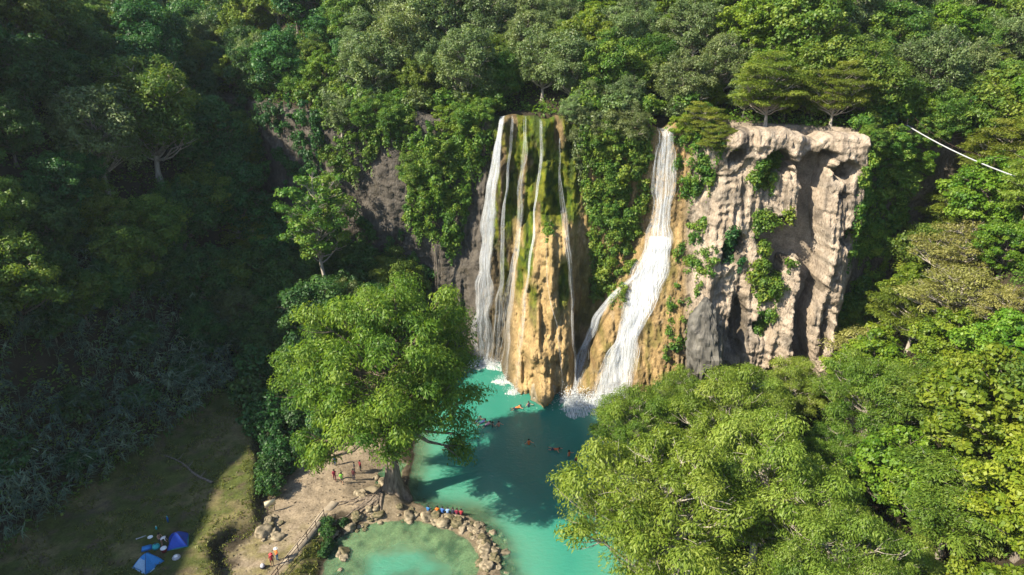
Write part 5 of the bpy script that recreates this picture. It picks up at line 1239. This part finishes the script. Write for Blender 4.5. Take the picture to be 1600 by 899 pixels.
def cm(c):
    if c not in CM: CM[c] = plain('cloth %d' % len(CM), c, 0.75)
    return CM[c]
SKIN = (0.45, 0.26, 0.17); SKIN2 = (0.22, 0.115, 0.07)
CAT_N = [0]
def person(pose, x, y, label, shirt, pants, rz=0.0, z=None, hair=(0.015, 0.012, 0.01), sleeves=True, skin=SKIN, long=True, group=None, hat=None, shoes=(0.05, 0.04, 0.04), sc=1.0):
    src, reg, J = BODIES[pose]; me = src.copy(); me.name = 'person'
    mats = [cm(skin), cm(shirt), cm(pants), cm(shoes)]
    for m_ in mats: me.materials.append(m_)
    mp_ = {'h': 0, 't': 1, 'u': 1 if sleeves else 0, 'f': 0, 'l': 2, 'c': 2 if long else 0, 's': 3}
    me.polygons.foreach_set('material_index', np.array([mp_[g] for g in reg], np.int32))
    o = obj('person', me); o.location = (x, y, zt(x, y) if z is None else z); o.rotation_euler = (0, 0, rz); o.scale = (sc,) * 3
    tag(o, label, 'person', group)
    c, n_ = np.array(J['crown']), np.array(J['chin']); up = unit(c - n_)
    q = lathe([(0.115, -0.07), (0.125, -0.01), (0.118, 0.05), (0.08, 0.095), (0.0, 0.115)], 12)
    if hat: q = lathe([(0.21, -0.01), (0.135, 0.0), (0.13, 0.05), (0.09, 0.11), (0.0, 0.125)], 14)
    h = obj('hat' if hat else 'hair', q.mesh('hair', True), cm(hat or hair), o)
    h.location = tuple(n_ + (c - n_) * 0.62 + np.array([0, 0.012, 0])); h.rotation_euler = Vector(up).to_track_quat('Z', 'Y').to_euler()
    return o
person('stand', -24.75, 56.0, 'person in white hat, orange vest and blue jeans standing on the walkway', (0.75, 0.20, 0.05), (0.03, 0.08, 0.18), 2.6, zt_, hat=(0.78, 0.77, 0.75))
person('stand', -25.0, 55.2, 'person in red cap and dark red top at the lower end of the walkway', (0.30, 0.03, 0.04), (0.14, 0.05, 0.05), 0.5, zt_, hat=(0.55, 0.05, 0.06), long=False)
person('walk', -21.9, 69.3, 'person in maroon top walking on the sandy path', (0.20, 0.015, 0.04), (0.12, 0.02, 0.04), 0.4)
person('walk', -20.9, 68.8, 'person in bright green shirt walking on the sandy path', (0.18, 0.45, 0.05), (0.20, 0.17, 0.12), 0.3, long=False)
person('stand', -22.5, 72.2, 'person in blue standing under the cypress crown on the path', (0.02, 0.12, 0.50), (0.03, 0.06, 0.15), 1.2)
person('stand', -19.9, 71.3, 'person in black under the cypress crown, nearest the trunk', (0.02, 0.02, 0.03), (0.03, 0.03, 0.04), 2.0)
person('stand', -19.3, 71.9, 'person in dark red behind the one in black under the cypress crown', (0.16, 0.02, 0.03), (0.03, 0.03, 0.04), 2.4)
person('stand', -19.7, 69.9, 'person in dark clothes at the edge of the inlet', (0.06, 0.015, 0.02), (0.03, 0.03, 0.05), 2.8, skin=SKIN2)
gs = 'people sitting on the rock dam'
for i, (x, c, w) in enumerate(((-9.9, (0.03, 0.14, 0.34), 'blue sitting apart at the left end'), (-8.8, (0.75, 0.17, 0.02), 'orange'), (-8.2, (0.04, 0.12, 0.38), 'dark blue beside the one in orange'), (-7.55, (0.25, 0.40, 0.68), 'light blue'),
                              (-6.95, (0.02, 0.025, 0.05), 'black'), (-6.45, (0.20, 0.02, 0.05), 'maroon beside the one in black'), (-5.95, (0.30, 0.03, 0.04), 'red sitting at the right end'))):
    y = 64.75 - 0.10 * i; person('sit', x, y, 'seated person in ' + w + ' on the rock dam', c, (0.03, 0.05, 0.10), math.pi + rng.normal(0, 0.4), max(zt(x, y), 0.25) + 0.02, group=gs)
    rk = rock(x, y, 0.62, z=max(zt(x, y), 0.25) - 0.42, sz=0.6, name='rock'); tag(rk, 'flat rock under the seated person in ' + w, 'rock', 'rocks under the seated people')
gw = 'swimmers in the pool'
M['ripple'] = fall_mat('broken water', (0.40, 0.50, 0.48), 0.10, 0.5, 0.0)
for (px, py, rz, pose, c, lb, sk) in (
        (1.1, 87.9, 1.9, 'swim', (0.60, 0.16, 0.03), 'swimmer in orange nearest the tufa mound, stretched out', SKIN),
        (2.5, 88.4, 0.4, 'wade', (0.10, 0.07, 0.14), 'swimmer in dark top upright beside the stretched-out swimmer', SKIN),
        (-4.7, 84.8, 2.3, 'swim', (0.02, 0.06, 0.04), 'swimmer in dark green at the left end of the swimming line', SKIN2),
        (-4.0, 84.1, 2.1, 'swim', (0.04, 0.06, 0.16), 'swimmer in navy, second in the swimming line', SKIN2),
        (-3.3, 83.5, 2.2, 'swim', (0.60, 0.30, 0.36), 'swimmer in pink in the middle of the swimming line', SKIN),
        (-2.8, 83.0, 1.8, 'wade', (0.03, 0.08, 0.07), 'swimmer in dark teal at the right end of the swimming line', SKIN2),
        (-1.9, 83.1, 0.3, 'wade', (0.50, 0.22, 0.14), 'bare-shouldered swimmer alone right of the swimming line', SKIN),
        (2.3, 78.7, 0.2, 'wade', (0.62, 0.14, 0.03), 'swimmer in orange vest alone at the edge of the tree shadow', SKIN),
        (6.2, 77.2, 1.2, 'swim', (0.60, 0.13, 0.04), 'swimmer in orange vest with arms spread near the right trees', SKIN),
        (7.6, 76.1, 0.8, 'wade', (0.62, 0.12, 0.03), 'swimmer in orange vest between two others near the right trees', SKIN),
        (8.5, 75.1, 0.6, 'wade', (0.20, 0.03, 0.03), 'swimmer in dark red closest to the right trees', SKIN2)):
    person(pose, px, py, lb, c, (0.03, 0.04, 0.08), rz, -1.12 if pose == 'swim' else -1.0, sc=1.1, sleeves=False, skin=sk, long=False, group=gw)
for o in [o for o in C.objects if o.get('group') == gw]:            # ring of disturbed water round each swimmer
    r_ = np.random.default_rng(int(abs(o.location.x) * 100)); th = np.linspace(0, 2 * np.pi, 18, endpoint=False); V = []
    for q_ in (0.55, 0.95, 1.25): V.append(np.stack([q_ * (1 + 0.25 * r_.normal(size=18)) * np.cos(th), q_ * (1 + 0.25 * r_.normal(size=18)) * np.sin(th) + 0.25, np.full(18, 0.015 - o.location.z)], 1) / o.scale[0])
    F_ = [[i * 18 + j, i * 18 + (j + 1) % 18, (i + 1) * 18 + (j + 1) % 18, (i + 1) * 18 + j] for i in range(2) for j in range(18)]
    V = np.concatenate(V); obj('ripple', mesh_np('ripple', V, np.array(F_), smooth=True, cols={'flow': V * 2 + o.location.x}), M['ripple'], o)
person('wade', 5.3, 88.75, 'person in orange and yellow vest holding on at the foot of the tufa mound', (0.75, 0.33, 0.03), (0.05, 0.05, 0.1), 0.2, -0.85, sleeves=False, long=False)
person('sit', -37.7, 57.6, 'bare-chested person sitting between the tents', SKIN, (0.03, 0.06, 0.12), 1.2, sleeves=False)
person('bend', -36.9, 56.6, 'person in white shirt bending over beside the royal-blue tent', (0.66, 0.64, 0.62), SKIN2, 1.9, long=False)

# ------------------------------------------------------------------ thin air haze over the valley
m, nt, b = mat_new('valley air'); nt.nodes.remove(b)
pv = N(nt, 'ShaderNodeVolumePrincipled'); pv.inputs['Color'].default_value = (0.80, 0.93, 1.0, 1); pv.inputs['Density'].default_value = 0.00011; pv.inputs['Anisotropy'].default_value = 0.2
nt.links.new(pv.outputs[0], nt.nodes['Material Output'].inputs['Volume'])
q = Soup(); q.box((-905, -255, -8), (905, 1105, 175))
tag(obj('haze', q.mesh('haze'), m), kind='stuff')
